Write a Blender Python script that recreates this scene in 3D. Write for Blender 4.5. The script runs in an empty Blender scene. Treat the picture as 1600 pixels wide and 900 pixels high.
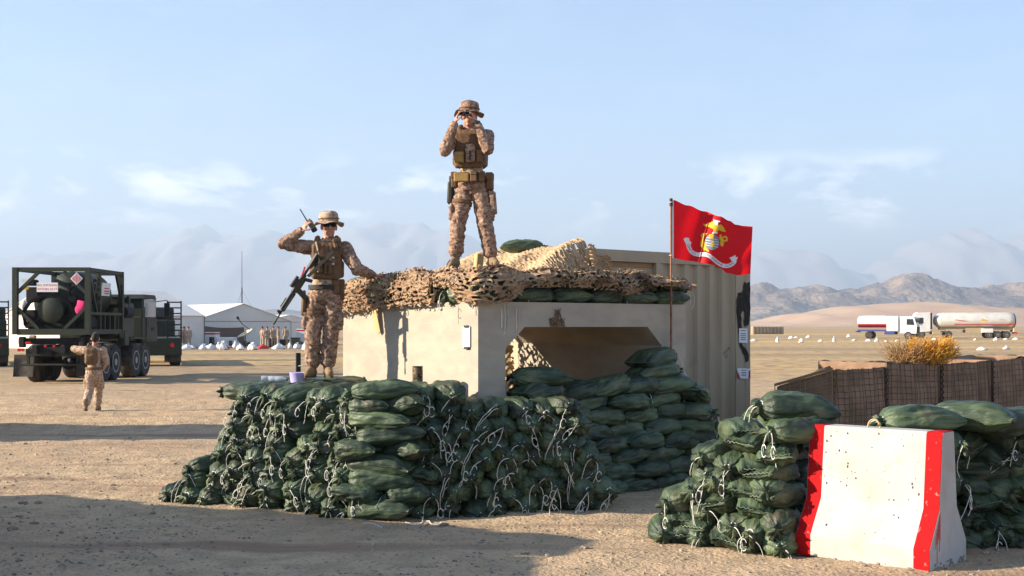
import bpy, math, random
import numpy as np
from mathutils import Vector, Matrix, noise

# ------------------------------------------------------------------ camera, sky, sun, exposure
SC = bpy.context.scene
COL = SC.collection
F, H, YH = 1900.0, 1.9, 508.0            # focal length in photo pixels, eye height, horizon row
cam_data = bpy.data.cameras.new('camera')
cam_data.sensor_width = 36.0
cam_data.lens = 36.0 * F / 1600.0
cam_data.shift_y = 58.0 / 1600.0
cam_data.clip_start = 0.1
cam_data.clip_end = 90000.0
cam = bpy.data.objects.new('camera', cam_data)
cam.location = (0, 0, H)
cam.rotation_euler = (math.pi / 2, 0, 0)
COL.objects.link(cam)
SC.camera = cam

SUN_EL = math.radians(21.0)
SUN_AZ = math.atan2(-0.16, -0.987)       # direction towards the sun, in plan
sun_vec = Vector((math.cos(SUN_EL) * math.cos(SUN_AZ), math.cos(SUN_EL) * math.sin(SUN_AZ), math.sin(SUN_EL)))
sd = bpy.data.lights.new('sun', 'SUN')
sd.energy = 5.0
sd.angle = math.radians(0.53)
sd.color = (1.0, 0.87, 0.69)
sun = bpy.data.objects.new('sun', sd)
sun.rotation_euler = sun_vec.to_track_quat('Z', 'Y').to_euler()
COL.objects.link(sun)

world = bpy.data.worlds.new('World')
SC.world = world
world.use_nodes = True
wn, wl = world.node_tree.nodes, world.node_tree.links
wn.clear()
w_out = wn.new('ShaderNodeOutputWorld')
w_bg = wn.new('ShaderNodeBackground')
sky = wn.new('ShaderNodeTexSky')
sky.sky_type = 'NISHITA'
sky.sun_disc = False
sky.sun_elevation = SUN_EL
sky.sun_rotation = math.atan2(sun_vec.x, sun_vec.y)
sky.air_density = 1.0
sky.dust_density = 0.25
sky.ozone_density = 4.0
w_bg.inputs['Strength'].default_value = 0.07
# thin cumulus in the sky dome: noise over the viewing direction, strongest low down
tc = wn.new('ShaderNodeTexCoord')
sep = wn.new('ShaderNodeSeparateXYZ')
wl.new(tc.outputs['Generated'], sep.inputs[0])
mp = wn.new('ShaderNodeMapping')
mp.inputs['Scale'].default_value = (5.0, 5.0, 12.0)
mp.inputs['Location'].default_value = (2.1, 0.7, 0.8)
wl.new(tc.outputs['Generated'], mp.inputs['Vector'])
nz = wn.new('ShaderNodeTexNoise')
nz.inputs['Scale'].default_value = 2.2
nz.inputs['Detail'].default_value = 9.0
nz.inputs['Roughness'].default_value = 0.58
nz.inputs['Distortion'].default_value = 0.25
wl.new(mp.outputs[0], nz.inputs['Vector'])
cr = wn.new('ShaderNodeMapRange')
cr.inputs['From Min'].default_value = 0.50
cr.inputs['From Max'].default_value = 0.66
wl.new(nz.outputs['Fac'], cr.inputs['Value'])
band = wn.new('ShaderNodeValToRGB')
e = band.color_ramp.elements
e[0].position, e[0].color = 0.0, (0, 0, 0, 1)
e[1].position, e[1].color = 1.0, (0.02, 0.02, 0.02, 1)
for pos, v in ((0.065, 0.0), (0.088, 1.0), (0.112, 1.0), (0.14, 0.03), (0.4, 0.02)):
    k = band.color_ramp.elements.new(pos)
    k.color = (v, v, v, 1)
wl.new(sep.outputs['Z'], band.inputs['Fac'])
mul = wn.new('ShaderNodeMath'); mul.operation = 'MULTIPLY'
wl.new(cr.outputs[0], mul.inputs[0]); wl.new(band.outputs['Color'], mul.inputs[1])
mul2 = wn.new('ShaderNodeMath'); mul2.operation = 'MULTIPLY'; mul2.inputs[1].default_value = 0.5
wl.new(mul.outputs[0], mul2.inputs[0])
cm = wn.new('ShaderNodeMix'); cm.data_type = 'RGBA'
wl.new(mul2.outputs[0], cm.inputs['Factor'])
wl.new(sky.outputs[0], cm.inputs['A'])
cm.inputs['B'].default_value = (20.0, 18.5, 17.5, 1)
wl.new(cm.outputs['Result'], w_bg.inputs['Color'])
wl.new(w_bg.outputs[0], w_out.inputs['Surface'])

SC.view_settings.view_transform = 'Standard'
SC.view_settings.look = 'None'
SC.view_settings.exposure = 1.78
SC.view_settings.gamma = 1.0
SC.view_settings.use_curve_mapping = False
SC.render.engine = 'CYCLES'
SC.cycles.use_denoising = True
SC.cycles.max_bounces = 6
SC.cycles.diffuse_bounces = 3
SC.cycles.glossy_bounces = 2
SC.cycles.transmission_bounces = 3
SC.cycles.transparent_max_bounces = 6
SC.cycles.volume_bounces = 0
SC.cycles.caustics_reflective = False
SC.cycles.caustics_refractive = False

# ------------------------------------------------------------------ helpers
R = random.Random(7)


def P(px, py, d):
    """world point seen at a photo pixel, at depth d metres"""
    return Vector(((px - 800) / F * d, d, H - (py - YH) * d / F))


def rot(z=0, y=0, x=0):
    return Matrix.Rotation(z, 3, 'Z') @ Matrix.Rotation(y, 3, 'Y') @ Matrix.Rotation(x, 3, 'X')


def frame(axis, up=(0, 0, 1)):
    """3x3 with Z along axis"""
    z = Vector(axis).normalized()
    u = Vector(up)
    if abs(z.dot(u.normalized())) > 0.98:
        u = Vector((0, 1, 0))
    x = u.cross(z).normalized()
    y = z.cross(x)
    return Matrix((x, y, z)).transposed()


class MB:
    """collects shapes, then links them as one mesh object"""

    def __init__(s):
        s.v, s.f, s.m = [], [], []

    def add(s, verts, faces, mi=0):
        b = len(s.v)
        s.v.extend([tuple(v) for v in verts])
        s.f.extend([tuple(b + i for i in f) for f in faces])
        s.m.extend([mi] * len(faces))
        return s

    def box(s, c, size, Rm=None, mi=0, bev=0.0):
        c = Vector(c)
        hx, hy, hz = size[0] / 2, size[1] / 2, size[2] / 2
        Rm = Rm or Matrix.Identity(3)
        sg = [(-1, -1, -1), (1, -1, -1), (1, 1, -1), (-1, 1, -1), (-1, -1, 1), (1, -1, 1), (1, 1, 1), (-1, 1, 1)]
        if bev <= 0:
            vs = [c + Rm @ Vector((a * hx, b * hy, d * hz)) for a, b, d in sg]
            return s.add(vs, [(0, 3, 2, 1), (4, 5, 6, 7), (0, 1, 5, 4), (1, 2, 6, 5), (2, 3, 7, 6), (3, 0, 4, 7)], mi)
        b_ = min(bev, hx * .95, hy * .95, hz * .95)
        vs = []
        for a, b, d in sg:      # three per corner: on the x face, the y face, the z face
            vs.append(c + Rm @ Vector((a * hx, b * (hy - b_), d * (hz - b_))))
            vs.append(c + Rm @ Vector((a * (hx - b_), b * hy, d * (hz - b_))))
            vs.append(c + Rm @ Vector((a * (hx - b_), b * (hy - b_), d * hz)))
        X = lambda i: 3 * i
        Y = lambda i: 3 * i + 1
        Z = lambda i: 3 * i + 2
        fs = [(Z(0), Z(3), Z(2), Z(1)), (Z(4), Z(5), Z(6), Z(7)), (Y(0), Y(1), Y(5), Y(4)), (X(1), X(2), X(6), X(5)),
              (Y(2), Y(3), Y(7), Y(6)), (X(3), X(0), X(4), X(7))]
        for a, b in ((0, 1), (2, 3), (4, 5), (6, 7)):      # edges along x
            fs.append((Y(a), Z(a), Z(b), Y(b)))
        for a, b in ((1, 2), (3, 0), (5, 6), (7, 4)):      # along y
            fs.append((X(a), Z(a), Z(b), X(b)))
        for a, b in ((0, 4), (1, 5), (2, 6), (3, 7)):      # along z
            fs.append((X(a), Y(a), Y(b), X(b)))
        for i in range(8):
            fs.append((X(i), Y(i), Z(i)))
        return s.add(vs, fs, mi)

    def bar(s, p0, p1, w, h=None, mi=0, up=(0, 0, 1), bev=0.0):
        p0, p1 = Vector(p0), Vector(p1)
        return s.box((p0 + p1) / 2, (w, h or w, (p1 - p0).length), frame(p1 - p0, up), mi, bev)

    def cyl(s, p0, p1, r0, r1=None, n=16, mi=0):
        p0, p1 = Vector(p0), Vector(p1)
        r1 = r0 if r1 is None else r1
        Fm = frame(p1 - p0)
        vs = []
        for p, r in ((p0, r0), (p1, r1)):
            for i in range(n):
                a = 2 * math.pi * i / n
                vs.append(p + Fm @ Vector((math.cos(a) * r, math.sin(a) * r, 0)))
        fs = [(i, (i + 1) % n, n + (i + 1) % n, n + i) for i in range(n)]
        fs += [tuple(range(n - 1, -1, -1)), tuple(range(n, 2 * n))]
        return s.add(vs, fs, mi)

    def tube(s, path, r, n=6, mi=0):
        path = [Vector(p) for p in path]
        vs, fs = [], []
        m = len(path)
        for i, p in enumerate(path):
            t = path[min(i + 1, m - 1)] - path[max(i - 1, 0)]
            if t.length < 1e-6:
                t = Vector((0, 0, 1))
            Fm = frame(t)
            rr = r[i] if isinstance(r, (list, tuple)) else r
            for k in range(n):
                a = 2 * math.pi * k / n
                vs.append(p + Fm @ Vector((math.cos(a) * rr, math.sin(a) * rr, 0)))
        for i in range(m - 1):
            for k in range(n):
                fs.append((i * n + k, i * n + (k + 1) % n, (i + 1) * n + (k + 1) % n, (i + 1) * n + k))
        fs += [tuple(range(n - 1, -1, -1)), tuple(range((m - 1) * n, m * n))]
        return s.add(vs, fs, mi)

    def lathe(s, prof, c=(0, 0, 0), axis=(0, 0, 1), n=24, mi=0, mod=None):
        """prof: [(r, h)] along axis; mod(i, ang) -> (radius factor, extra h)"""
        Fm = frame(axis)
        c = Vector(c)
        vs, fs = [], []
        for i, (r, h) in enumerate(prof):
            for k in range(n):
                a = 2 * math.pi * k / n
                fr, dh = mod(i, a) if mod else (1, 0)
                vs.append(c + Fm @ Vector((math.cos(a) * r * fr, math.sin(a) * r * fr, h + dh)))
        m = len(prof)
        for i in range(m - 1):
            for k in range(n):
                fs.append((i * n + k, i * n + (k + 1) % n, (i + 1) * n + (k + 1) % n, (i + 1) * n + k))
        fs += [tuple(range(n - 1, -1, -1)), tuple(range((m - 1) * n, m * n))]
        return s.add(vs, fs, mi)

    def ell(s, c, r, Rm=None, n=16, mi=0):
        Rm = Rm or Matrix.Identity(3)
        c = Vector(c)
        m = n // 2
        vs = [c + Rm @ Vector((0, 0, -r[2]))]
        for i in range(1, m):
            t = -math.pi / 2 + math.pi * i / m
            for k in range(n):
                a = 2 * math.pi * k / n
                vs.append(c + Rm @ Vector((math.cos(t) * math.cos(a) * r[0], math.cos(t) * math.sin(a) * r[1], math.sin(t) * r[2])))
        vs.append(c + Rm @ Vector((0, 0, r[2])))
        fs = []
        for k in range(n):
            fs.append((0, 1 + (k + 1) % n, 1 + k))
            b = 1 + (m - 2) * n
            fs.append((len(vs) - 1, b + k, b + (k + 1) % n))
        for i in range(m - 2):
            for k in range(n):
                fs.append((1 + i * n + k, 1 + i * n + (k + 1) % n, 1 + (i + 1) * n + (k + 1) % n, 1 + (i + 1) * n + k))
        return s.add(vs, fs, mi)

    def cap(s, p0, p1, r0, r1=None, n=14):
        """round-ended tapered limb"""
        r1 = r0 if r1 is None else r1
        p0, p1 = Vector(p0), Vector(p1)
        L = (p1 - p0).length
        prof = []
        for i in range(6):
            a = math.pi / 2 * i / 5
            prof.append((max(1e-4, r0 * math.sin(a)), -r0 * math.cos(a)))
        for i in range(6):
            a = math.pi / 2 * i / 5
            prof.append((max(1e-4, r1 * math.cos(a)), L + r1 * math.sin(a)))
        return s.lathe(prof, p0, (p1 - p0) if L > 1e-6 else (0, 0, 1), n)

    def prism(s, poly, origin, ex, ey, ez, mi=0):
        """2D polygon in the ex, ey plane, swept along vector ez (its length is the thickness)"""
        o, ex, ey, ez = Vector(origin), Vector(ex), Vector(ey), Vector(ez)
        n = len(poly)
        vs = [o + ex * a + ey * b for a, b in poly] + [o + ex * a + ey * b + ez for a, b in poly]
        fs = [tuple(range(n - 1, -1, -1)), tuple(range(n, 2 * n))]
        fs += [(i, (i + 1) % n, n + (i + 1) % n, n + i) for i in range(n)]
        return s.add(vs, fs, mi)

    def grid(s, nu, nv, fn, mi=0, keep=None):
        vs = [fn(i / nu, j / nv) for j in range(nv + 1) for i in range(nu + 1)]
        fs = []
        for j in range(nv):
            for i in range(nu):
                if keep is None or keep(i, j):
                    a = j * (nu + 1) + i
                    fs.append((a, a + 1, a + nu + 2, a + nu + 1))
        return s.add(vs, fs, mi)

    def mesh(s, name, mats, smooth=35):
        me = bpy.data.meshes.new(name)
        me.from_pydata(s.v, [], s.f)
        mats = mats if isinstance(mats, (list, tuple)) else [mats]
        for m in mats:
            me.materials.append(m)
        if len(mats) > 1:
            me.polygons.foreach_set('material_index', s.m)
        if smooth:
            me.polygons.foreach_set('use_smooth', [True] * len(me.polygons))
            if smooth < 180:
                me.set_sharp_from_angle(angle=math.radians(smooth))
        me.update()
        return me

    def build(s, name, mats, parent=None, smooth=35, world=False):
        return link(name, s.mesh(name, mats, smooth), parent, world)


def link(name, me, parent=None, world=False):
    o = bpy.data.objects.new(name, me)
    COL.objects.link(o)
    if parent is not None:
        o.parent = parent
        if world:
            pi = parent.matrix_basis.inverted()
            if parent.parent is not None:
                pi = (parent.parent.matrix_basis @ parent.matrix_parent_inverse @ parent.matrix_basis).inverted() if False else pi
            o.matrix_parent_inverse = pi
    return o


def tag(o, label, cat, group=None):
    o['label'] = label
    o['category'] = cat
    if group:
        o['group'] = group
    return o


def struct(o):
    o['kind'] = 'structure'
    return o


def stuff(o):
    o['kind'] = 'stuff'
    return o


def thing(name, loc, label, cat, rz=0.0, group=None):
    o = bpy.data.objects.new(name, None)
    o.empty_display_size = 0.2
    COL.objects.link(o)
    o.location = loc
    o.rotation_euler = (0, 0, rz)
    return tag(o, label, cat, group)


def copy_tree(o, parent=None):
    c = o.copy()
    COL.objects.link(c)
    c.parent = parent
    for ch in list(o.children):
        copy_tree(ch, c)
    return c


# ------------------------------------------------------------------ materials
def mat(name, c1, c2=None, scale=6.0, rough=0.7, bump=0.0, bscale=40.0, metal=0.0, spec=0.4, lo=0.4, hi=0.62,
        stretch=(1, 1, 1), bdist=0.01, rand=0.0, trans=0.0, sheen=0.0, detail=5.0, c3=None, s3=1.2, lo3=0.52, hi3=0.66):
    m = bpy.data.materials.new(name)
    m.use_nodes = True
    n, l = m.node_tree.nodes, m.node_tree.links
    b = n['Principled BSDF']
    b.inputs['Roughness'].default_value = rough
    b.inputs['Metallic'].default_value = metal
    b.inputs['Specular IOR Level'].default_value = spec
    b.inputs['Base Color'].default_value = (*c1, 1)
    if sheen:
        b.inputs['Sheen Weight'].default_value = sheen
    t = n.new('ShaderNodeTexCoord')
    mpg = n.new('ShaderNodeMapping')
    mpg.inputs['Scale'].default_value = stretch
    vec = t.outputs['Object']
    oi = None
    if rand:
        oi = n.new('ShaderNodeObjectInfo')
        ad = n.new('ShaderNodeVectorMath'); ad.operation = 'MULTIPLY_ADD'
        l.new(oi.outputs['Random'], ad.inputs[0])
        ad.inputs[1].default_value = (13.0, 7.0, 5.0)
        l.new(vec, ad.inputs[2])
        vec = ad.outputs[0]
    l.new(vec, mpg.inputs['Vector'])
    col = None
    if c2 is not None:
        nt = n.new('ShaderNodeTexNoise')
        nt.inputs['Scale'].default_value = scale
        nt.inputs['Detail'].default_value = detail
        l.new(mpg.outputs[0], nt.inputs['Vector'])
        mr = n.new('ShaderNodeMapRange')
        mr.inputs['From Min'].default_value = lo
        mr.inputs['From Max'].default_value = hi
        l.new(nt.outputs['Fac'], mr.inputs['Value'])
        mx = n.new('ShaderNodeMix'); mx.data_type = 'RGBA'
        mx.inputs['A'].default_value = (*c1, 1)
        mx.inputs['B'].default_value = (*c2, 1)
        l.new(mr.outputs[0], mx.inputs['Factor'])
        col = mx.outputs['Result']
    if c3 is not None:
        nt = n.new('ShaderNodeTexNoise')
        nt.inputs['Scale'].default_value = s3
        nt.inputs['Detail'].default_value = 6
        l.new(vec, nt.inputs['Vector'])
        mr = n.new('ShaderNodeMapRange')
        mr.inputs['From Min'].default_value = lo3
        mr.inputs['From Max'].default_value = hi3
        l.new(nt.outputs['Fac'], mr.inputs['Value'])
        mx = n.new('ShaderNodeMix'); mx.data_type = 'RGBA'
        if col is None:
            mx.inputs['A'].default_value = (*c1, 1)
        else:
            l.new(col, mx.inputs['A'])
        mx.inputs['B'].default_value = (*c3, 1)
        l.new(mr.outputs[0], mx.inputs['Factor'])
        col = mx.outputs['Result']
    if rand:
        hs = n.new('ShaderNodeHueSaturation')
        mr = n.new('ShaderNodeMapRange')
        mr.inputs['To Min'].default_value = 1 - rand
        mr.inputs['To Max'].default_value = 1 + rand
        l.new(oi.outputs['Random'], mr.inputs['Value'])
        l.new(mr.outputs[0], hs.inputs['Value'])
        if col is None:
            hs.inputs['Color'].default_value = (*c1, 1)
        else:
            l.new(col, hs.inputs['Color'])
        col = hs.outputs['Color']
    if col is not None:
        l.new(col, b.inputs['Base Color'])
    if bump:
        bt = n.new('ShaderNodeTexNoise')
        bt.inputs['Scale'].default_value = bscale
        bt.inputs['Detail'].default_value = 5
        l.new(mpg.outputs[0], bt.inputs['Vector'])
        bp = n.new('ShaderNodeBump')
        bp.inputs['Strength'].default_value = bump
        bp.inputs['Distance'].default_value = bdist
        l.new(bt.outputs['Fac'], bp.inputs['Height'])
        l.new(bp.outputs[0], b.inputs['Normal'])
    if trans:
        tr = n.new('ShaderNodeBsdfTranslucent')
        tr.inputs['Color'].default_value = (*c1, 1)
        ms = n.new('ShaderNodeMixShader')
        ms.inputs[0].default_value = trans
        l.new(b.outputs[0], ms.inputs[1])
        l.new(tr.outputs[0], ms.inputs[2])
        l.new(ms.outputs[0], n['Material Output'].inputs['Surface'])
    return m


def camo_mat(name, cols, cell=0.012, scale=9.0):
    """digital camouflage: noise read on a grid of little squares"""
    m = bpy.data.materials.new(name)
    m.use_nodes = True
    n, l = m.node_tree.nodes, m.node_tree.links
    b = n['Principled BSDF']
    b.inputs['Roughness'].default_value = 0.9
    b.inputs['Specular IOR Level'].default_value = 0.15
    t = n.new('ShaderNodeTexCoord')
    sn = n.new('ShaderNodeVectorMath'); sn.operation = 'SNAP'
    sn.inputs[1].default_value = (cell, cell, cell)
    l.new(t.outputs['Object'], sn.inputs[0])
    mp_ = n.new('ShaderNodeMapping')
    mp_.inputs['Scale'].default_value = (1, 1, 1.5)
    l.new(sn.outputs[0], mp_.inputs['Vector'])
    nt = n.new('ShaderNodeTexNoise')
    nt.inputs['Scale'].default_value = scale
    nt.inputs['Detail'].default_value = 5
    nt.inputs['Roughness'].default_value = 0.65
    l.new(mp_.outputs[0], nt.inputs['Vector'])
    rp = n.new('ShaderNodeValToRGB')
    rp.color_ramp.interpolation = 'CONSTANT'
    els = rp.color_ramp.elements
    els[0].position, els[0].color = 0, (*cols[0], 1)
    els[1].position, els[1].color = 0.44, (*cols[1], 1)
    for p, c in ((0.52, cols[2]), (0.6, cols[3])):
        k = els.new(p); k.color = (*c, 1)
    l.new(nt.outputs['Fac'], rp.inputs['Fac'])
    l.new(rp.outputs['Color'], b.inputs['Base Color'])
    bt = n.new('ShaderNodeTexNoise')
    bt.inputs['Scale'].default_value = 45
    bt.inputs['Detail'].default_value = 3
    l.new(t.outputs['Object'], bt.inputs['Vector'])
    bp = n.new('ShaderNodeBump')
    bp.inputs['Strength'].default_value = 0.35
    bp.inputs['Distance'].default_value = 0.01
    l.new(bt.outputs['Fac'], bp.inputs['Height'])
    l.new(bp.outputs[0], b.inputs['Normal'])
    return m


M = {}
M['bag'] = mat('green_woven_plastic', (0.022, 0.040, 0.023), (0.078, 0.112, 0.056), 5, 0.52, 1.0, 17, spec=0.45, stretch=(0.5, 1.7, 1.7),
               bdist=0.016, rand=0.28, c3=(0.16, 0.135, 0.085), s3=4.5, lo3=0.57, hi3=0.82)
M['seam'] = mat('pale_green_stitching', (0.20, 0.24, 0.17), rough=0.7)
M['cord'] = mat('white_cord', (0.75, 0.72, 0.66), rough=0.8)
M['concrete'] = mat('cast_concrete', (0.44, 0.385, 0.305), (0.37, 0.325, 0.265), 2.6, 0.85, 0.5, 26, spec=0.2, lo=0.38, hi=0.66, stretch=(1, 1, 2.2),
                    c3=(0.34, 0.305, 0.255), s3=3.2, lo3=0.56, hi3=0.78, bdist=0.008, detail=9)
M['container'] = mat('tan_container_paint', (0.43, 0.35, 0.235), (0.38, 0.31, 0.21), 3, 0.55, 0.08, 30, spec=0.35,
                     c3=(0.25, 0.19, 0.12), s3=2.0, lo3=0.6, hi3=0.8, stretch=(1, 1, 0.25))
M['container_dark'] = mat('brown_strip', (0.34, 0.21, 0.10), rough=0.7)
M['stain'] = mat('black_soot', (0.012, 0.011, 0.01), (0.03, 0.025, 0.02), 12, 0.8)
M['paper'] = mat('white_paper', (0.80, 0.80, 0.80), rough=0.8)
M['ink'] = mat('black_ink', (0.02, 0.02, 0.025), rough=0.7)
M['red_print'] = mat('red_print', (0.55, 0.02, 0.02), rough=0.6)
M['white_paint'] = mat('white_barrier_paint', (0.45, 0.44, 0.42), (0.37, 0.35, 0.315), 3, 0.75, 0.2, 55, lo=0.4, hi=0.75,
                       c3=(0.42, 0.36, 0.29), s3=6, lo3=0.58, hi3=0.80, bdist=0.006, detail=9)
M['red_paint'] = mat('red_barrier_paint', (0.42, 0.008, 0.010), (0.34, 0.008, 0.010), 5, 0.8, 0.2, 50, c3=(0.5, 0.36, 0.3), s3=16, lo3=0.64, hi3=0.74, bdist=0.004, spec=0.1)
M['pit'] = mat('concrete_pit', (0.1, 0.09, 0.08), rough=0.9)
M['hesco'] = mat('brown_geotextile', (0.31, 0.20, 0.135), (0.24, 0.155, 0.105), 4, 0.95, 0.4, 30, spec=0.1, c3=(0.2, 0.14, 0.09), s3=2.2)
M['wire'] = mat('dull_wire', (0.06, 0.05, 0.045), rough=0.55, metal=0.6)
M['wire_sun_toned'] = mat('sun_toned_rusty_wire', (0.30, 0.19, 0.09), rough=0.7, metal=0.2)  # golden sunlit look of the mesh is put into this rusty colour
M['twig'] = mat('dry_twigs', (0.42, 0.26, 0.10), (0.30, 0.19, 0.09), 3, 0.9)
M['twig_gold'] = mat('golden_dry_twigs', (0.85, 0.47, 0.06), (0.7, 0.40, 0.08), 3, 0.85, trans=0.3)
M['net'] = mat('camouflage_net_cloth', (0.43, 0.295, 0.185), (0.33, 0.21, 0.13), 5, 0.85, 0.2, 60, spec=0.15, c3=(0.13, 0.075, 0.05), s3=2.2, lo3=0.58, hi3=0.68, trans=0.06)
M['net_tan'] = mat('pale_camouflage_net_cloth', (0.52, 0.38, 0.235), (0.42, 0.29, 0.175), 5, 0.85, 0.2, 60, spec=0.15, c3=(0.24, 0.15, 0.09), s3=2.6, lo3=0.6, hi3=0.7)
M['skin'] = mat('sunburnt_skin', (0.50, 0.235, 0.15), (0.45, 0.20, 0.125), 9, 0.5, spec=0.4)
M['lip'] = mat('lips', (0.38, 0.13, 0.1), rough=0.5)
M['hair'] = mat('short_dark_hair', (0.03, 0.02, 0.014), rough=0.8)
CAMO = [(0.165, 0.094, 0.066), (0.27, 0.168, 0.118), (0.355, 0.235, 0.168), (0.45, 0.325, 0.24)]
M['camo'] = camo_mat('desert_digital_camouflage', CAMO, 0.011, 22.0)
M['camo_light'] = camo_mat('faded_desert_camouflage', [(0.25, 0.165, 0.115), (0.40, 0.29, 0.21), (0.48, 0.36, 0.265), (0.55, 0.43, 0.33)], 0.011, 22.0)
M['tan_shirt'] = mat('tan_knit', (0.42, 0.33, 0.225), (0.38, 0.29, 0.2), 12, 0.9, 0.3, 30)
M['coyote'] = mat('coyote_nylon', (0.16, 0.088, 0.042), (0.125, 0.068, 0.034), 14, 0.8, 0.4, 60)
M['coyote_light'] = mat('ochre_nylon', (0.34, 0.21, 0.065), (0.28, 0.17, 0.055), 14, 0.8, 0.4, 60)
M['strap'] = mat('dark_webbing', (0.03, 0.025, 0.018), rough=0.7)
M['boot'] = mat('suede_boot', (0.27, 0.18, 0.10), (0.22, 0.145, 0.08), 10, 0.9)
M['sole'] = mat('boot_sole', (0.09, 0.065, 0.045), rough=0.9)
M['gun'] = mat('gun_black', (0.012, 0.012, 0.013), rough=0.42, spec=0.5)
M['steel'] = mat('worn_steel', (0.35, 0.35, 0.36), rough=0.35, metal=0.9)
M['lens'] = mat('dark_lens', (0.006, 0.008, 0.012), rough=0.25, spec=0.08)
M['olive_radio'] = mat('radio_casing', (0.11, 0.105, 0.06), rough=0.55)
M['black'] = mat('black_plastic', (0.014, 0.014, 0.015), rough=0.5)
M['rubber'] = mat('dusty_tyre', (0.022, 0.021, 0.02), (0.07, 0.055, 0.042), 4, 0.85, 0.2, 30)
M['rim'] = mat('wheel_rim', (0.045, 0.05, 0.035), rough=0.6)
M['rim_pale'] = mat('pale_wheel_rim', (0.32, 0.32, 0.31), rough=0.5)
M['truck'] = mat('dark_green_truck_paint', (0.013, 0.018, 0.010), (0.018, 0.024, 0.014), 3, 0.55, c3=(0.10, 0.085, 0.055), s3=2.0, lo3=0.62, hi3=0.85)
M['truck_green'] = mat('dull_green_truck_paint', (0.020, 0.028, 0.015), (0.016, 0.022, 0.012), 3, 0.6)
M['truck_dark'] = mat('truck_underbody', (0.012, 0.012, 0.011), rough=0.8)
M['tail'] = mat('red_tail_lens', (0.6, 0.015, 0.02), rough=0.25)
M['pink'] = mat('pink_cloth', (0.8, 0.03, 0.18), rough=0.8)
M['yellow'] = mat('yellow_plate', (0.75, 0.42, 0.02), rough=0.6)
M['glass'] = mat('window_glass', (0.02, 0.025, 0.03), rough=0.08, spec=0.8)
M['glass_pale'] = mat('pale_see_through_glass', (0.35, 0.37, 0.38), rough=0.15, spec=0.7)  # pale tone paints in the bright see-through of the cab windows
M['white'] = mat('white_truck_paint', (0.78, 0.78, 0.76), (0.7, 0.69, 0.66), 1.5, 0.4)
M['redband'] = mat('red_truck_paint', (0.5, 0.015, 0.025), rough=0.4)
M['blue'] = mat('blue_frame_paint', (0.05, 0.06, 0.2), rough=0.5)
M['silver'] = mat('brushed_tank_metal', (0.74, 0.70, 0.62), (0.66, 0.62, 0.55), 1.0, 0.35, metal=0.3)
M['chassis'] = mat('yellowish_dusty_chassis', (0.45, 0.36, 0.2), rough=0.8)
M['tent'] = mat('white_tent_canvas', (0.78, 0.74, 0.68), (0.72, 0.68, 0.62), 0.6, 0.8, 0.15, 1.0, bdist=0.1)
M['tent_dark'] = mat('brown_tent_flap', (0.17, 0.12, 0.09), rough=0.9)
M['dish'] = mat('cream_dish', (0.68, 0.58, 0.4), rough=0.6)
M['sack'] = mat('white_sack', (0.76, 0.75, 0.74), (0.66, 0.64, 0.62), 5, 0.75, 0.3, 20)
M['red_sack'] = mat('red_sack', (0.6, 0.04, 0.04), rough=0.7)
M['gabion'] = mat('pale_sand_gabion', (0.42, 0.33, 0.23), (0.35, 0.27, 0.19), 2, 0.9)
M['flag'] = mat('red_flag_cloth', (0.78, 0.006, 0.015), (0.70, 0.005, 0.014), 3, 0.65, 0.15, 30, trans=0.5)
M['flag_yellow'] = mat('gold_emblem', (0.68, 0.43, 0.02), rough=0.7)
M['flag_grey'] = mat('grey_globe', (0.20, 0.25, 0.32), rough=0.7)
M['flag_white'] = mat('white_scroll', (0.74, 0.74, 0.78), rough=0.7)
M['flag_ink'] = mat('flag_lettering', (0.10, 0.03, 0.12), rough=0.7)
M['rust'] = mat('rusty_pole', (0.20, 0.07, 0.04), (0.30, 0.14, 0.08), 25, 0.75)
M['card'] = mat('tan_cardboard', (0.55, 0.38, 0.18), rough=0.85)
M['camopost'] = camo_mat('camouflage_tape', [(0.04, 0.035, 0.025), (0.11, 0.075, 0.05), (0.2, 0.14, 0.09), (0.26, 0.2, 0.14)], 0.006, 30)
M['lilac'] = mat('lilac_plastic', (0.50, 0.44, 0.75), rough=0.4)
M['bottle'] = mat('clear_bottle', (0.55, 0.6, 0.66), rough=0.1, spec=0.7, trans=0.4)
M['rock'] = mat('grey_stones', (0.32, 0.255, 0.195), (0.17, 0.145, 0.125), 2.3, 0.9, c3=(0.46, 0.37, 0.28), s3=4, lo3=.48, hi3=.6)


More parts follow.
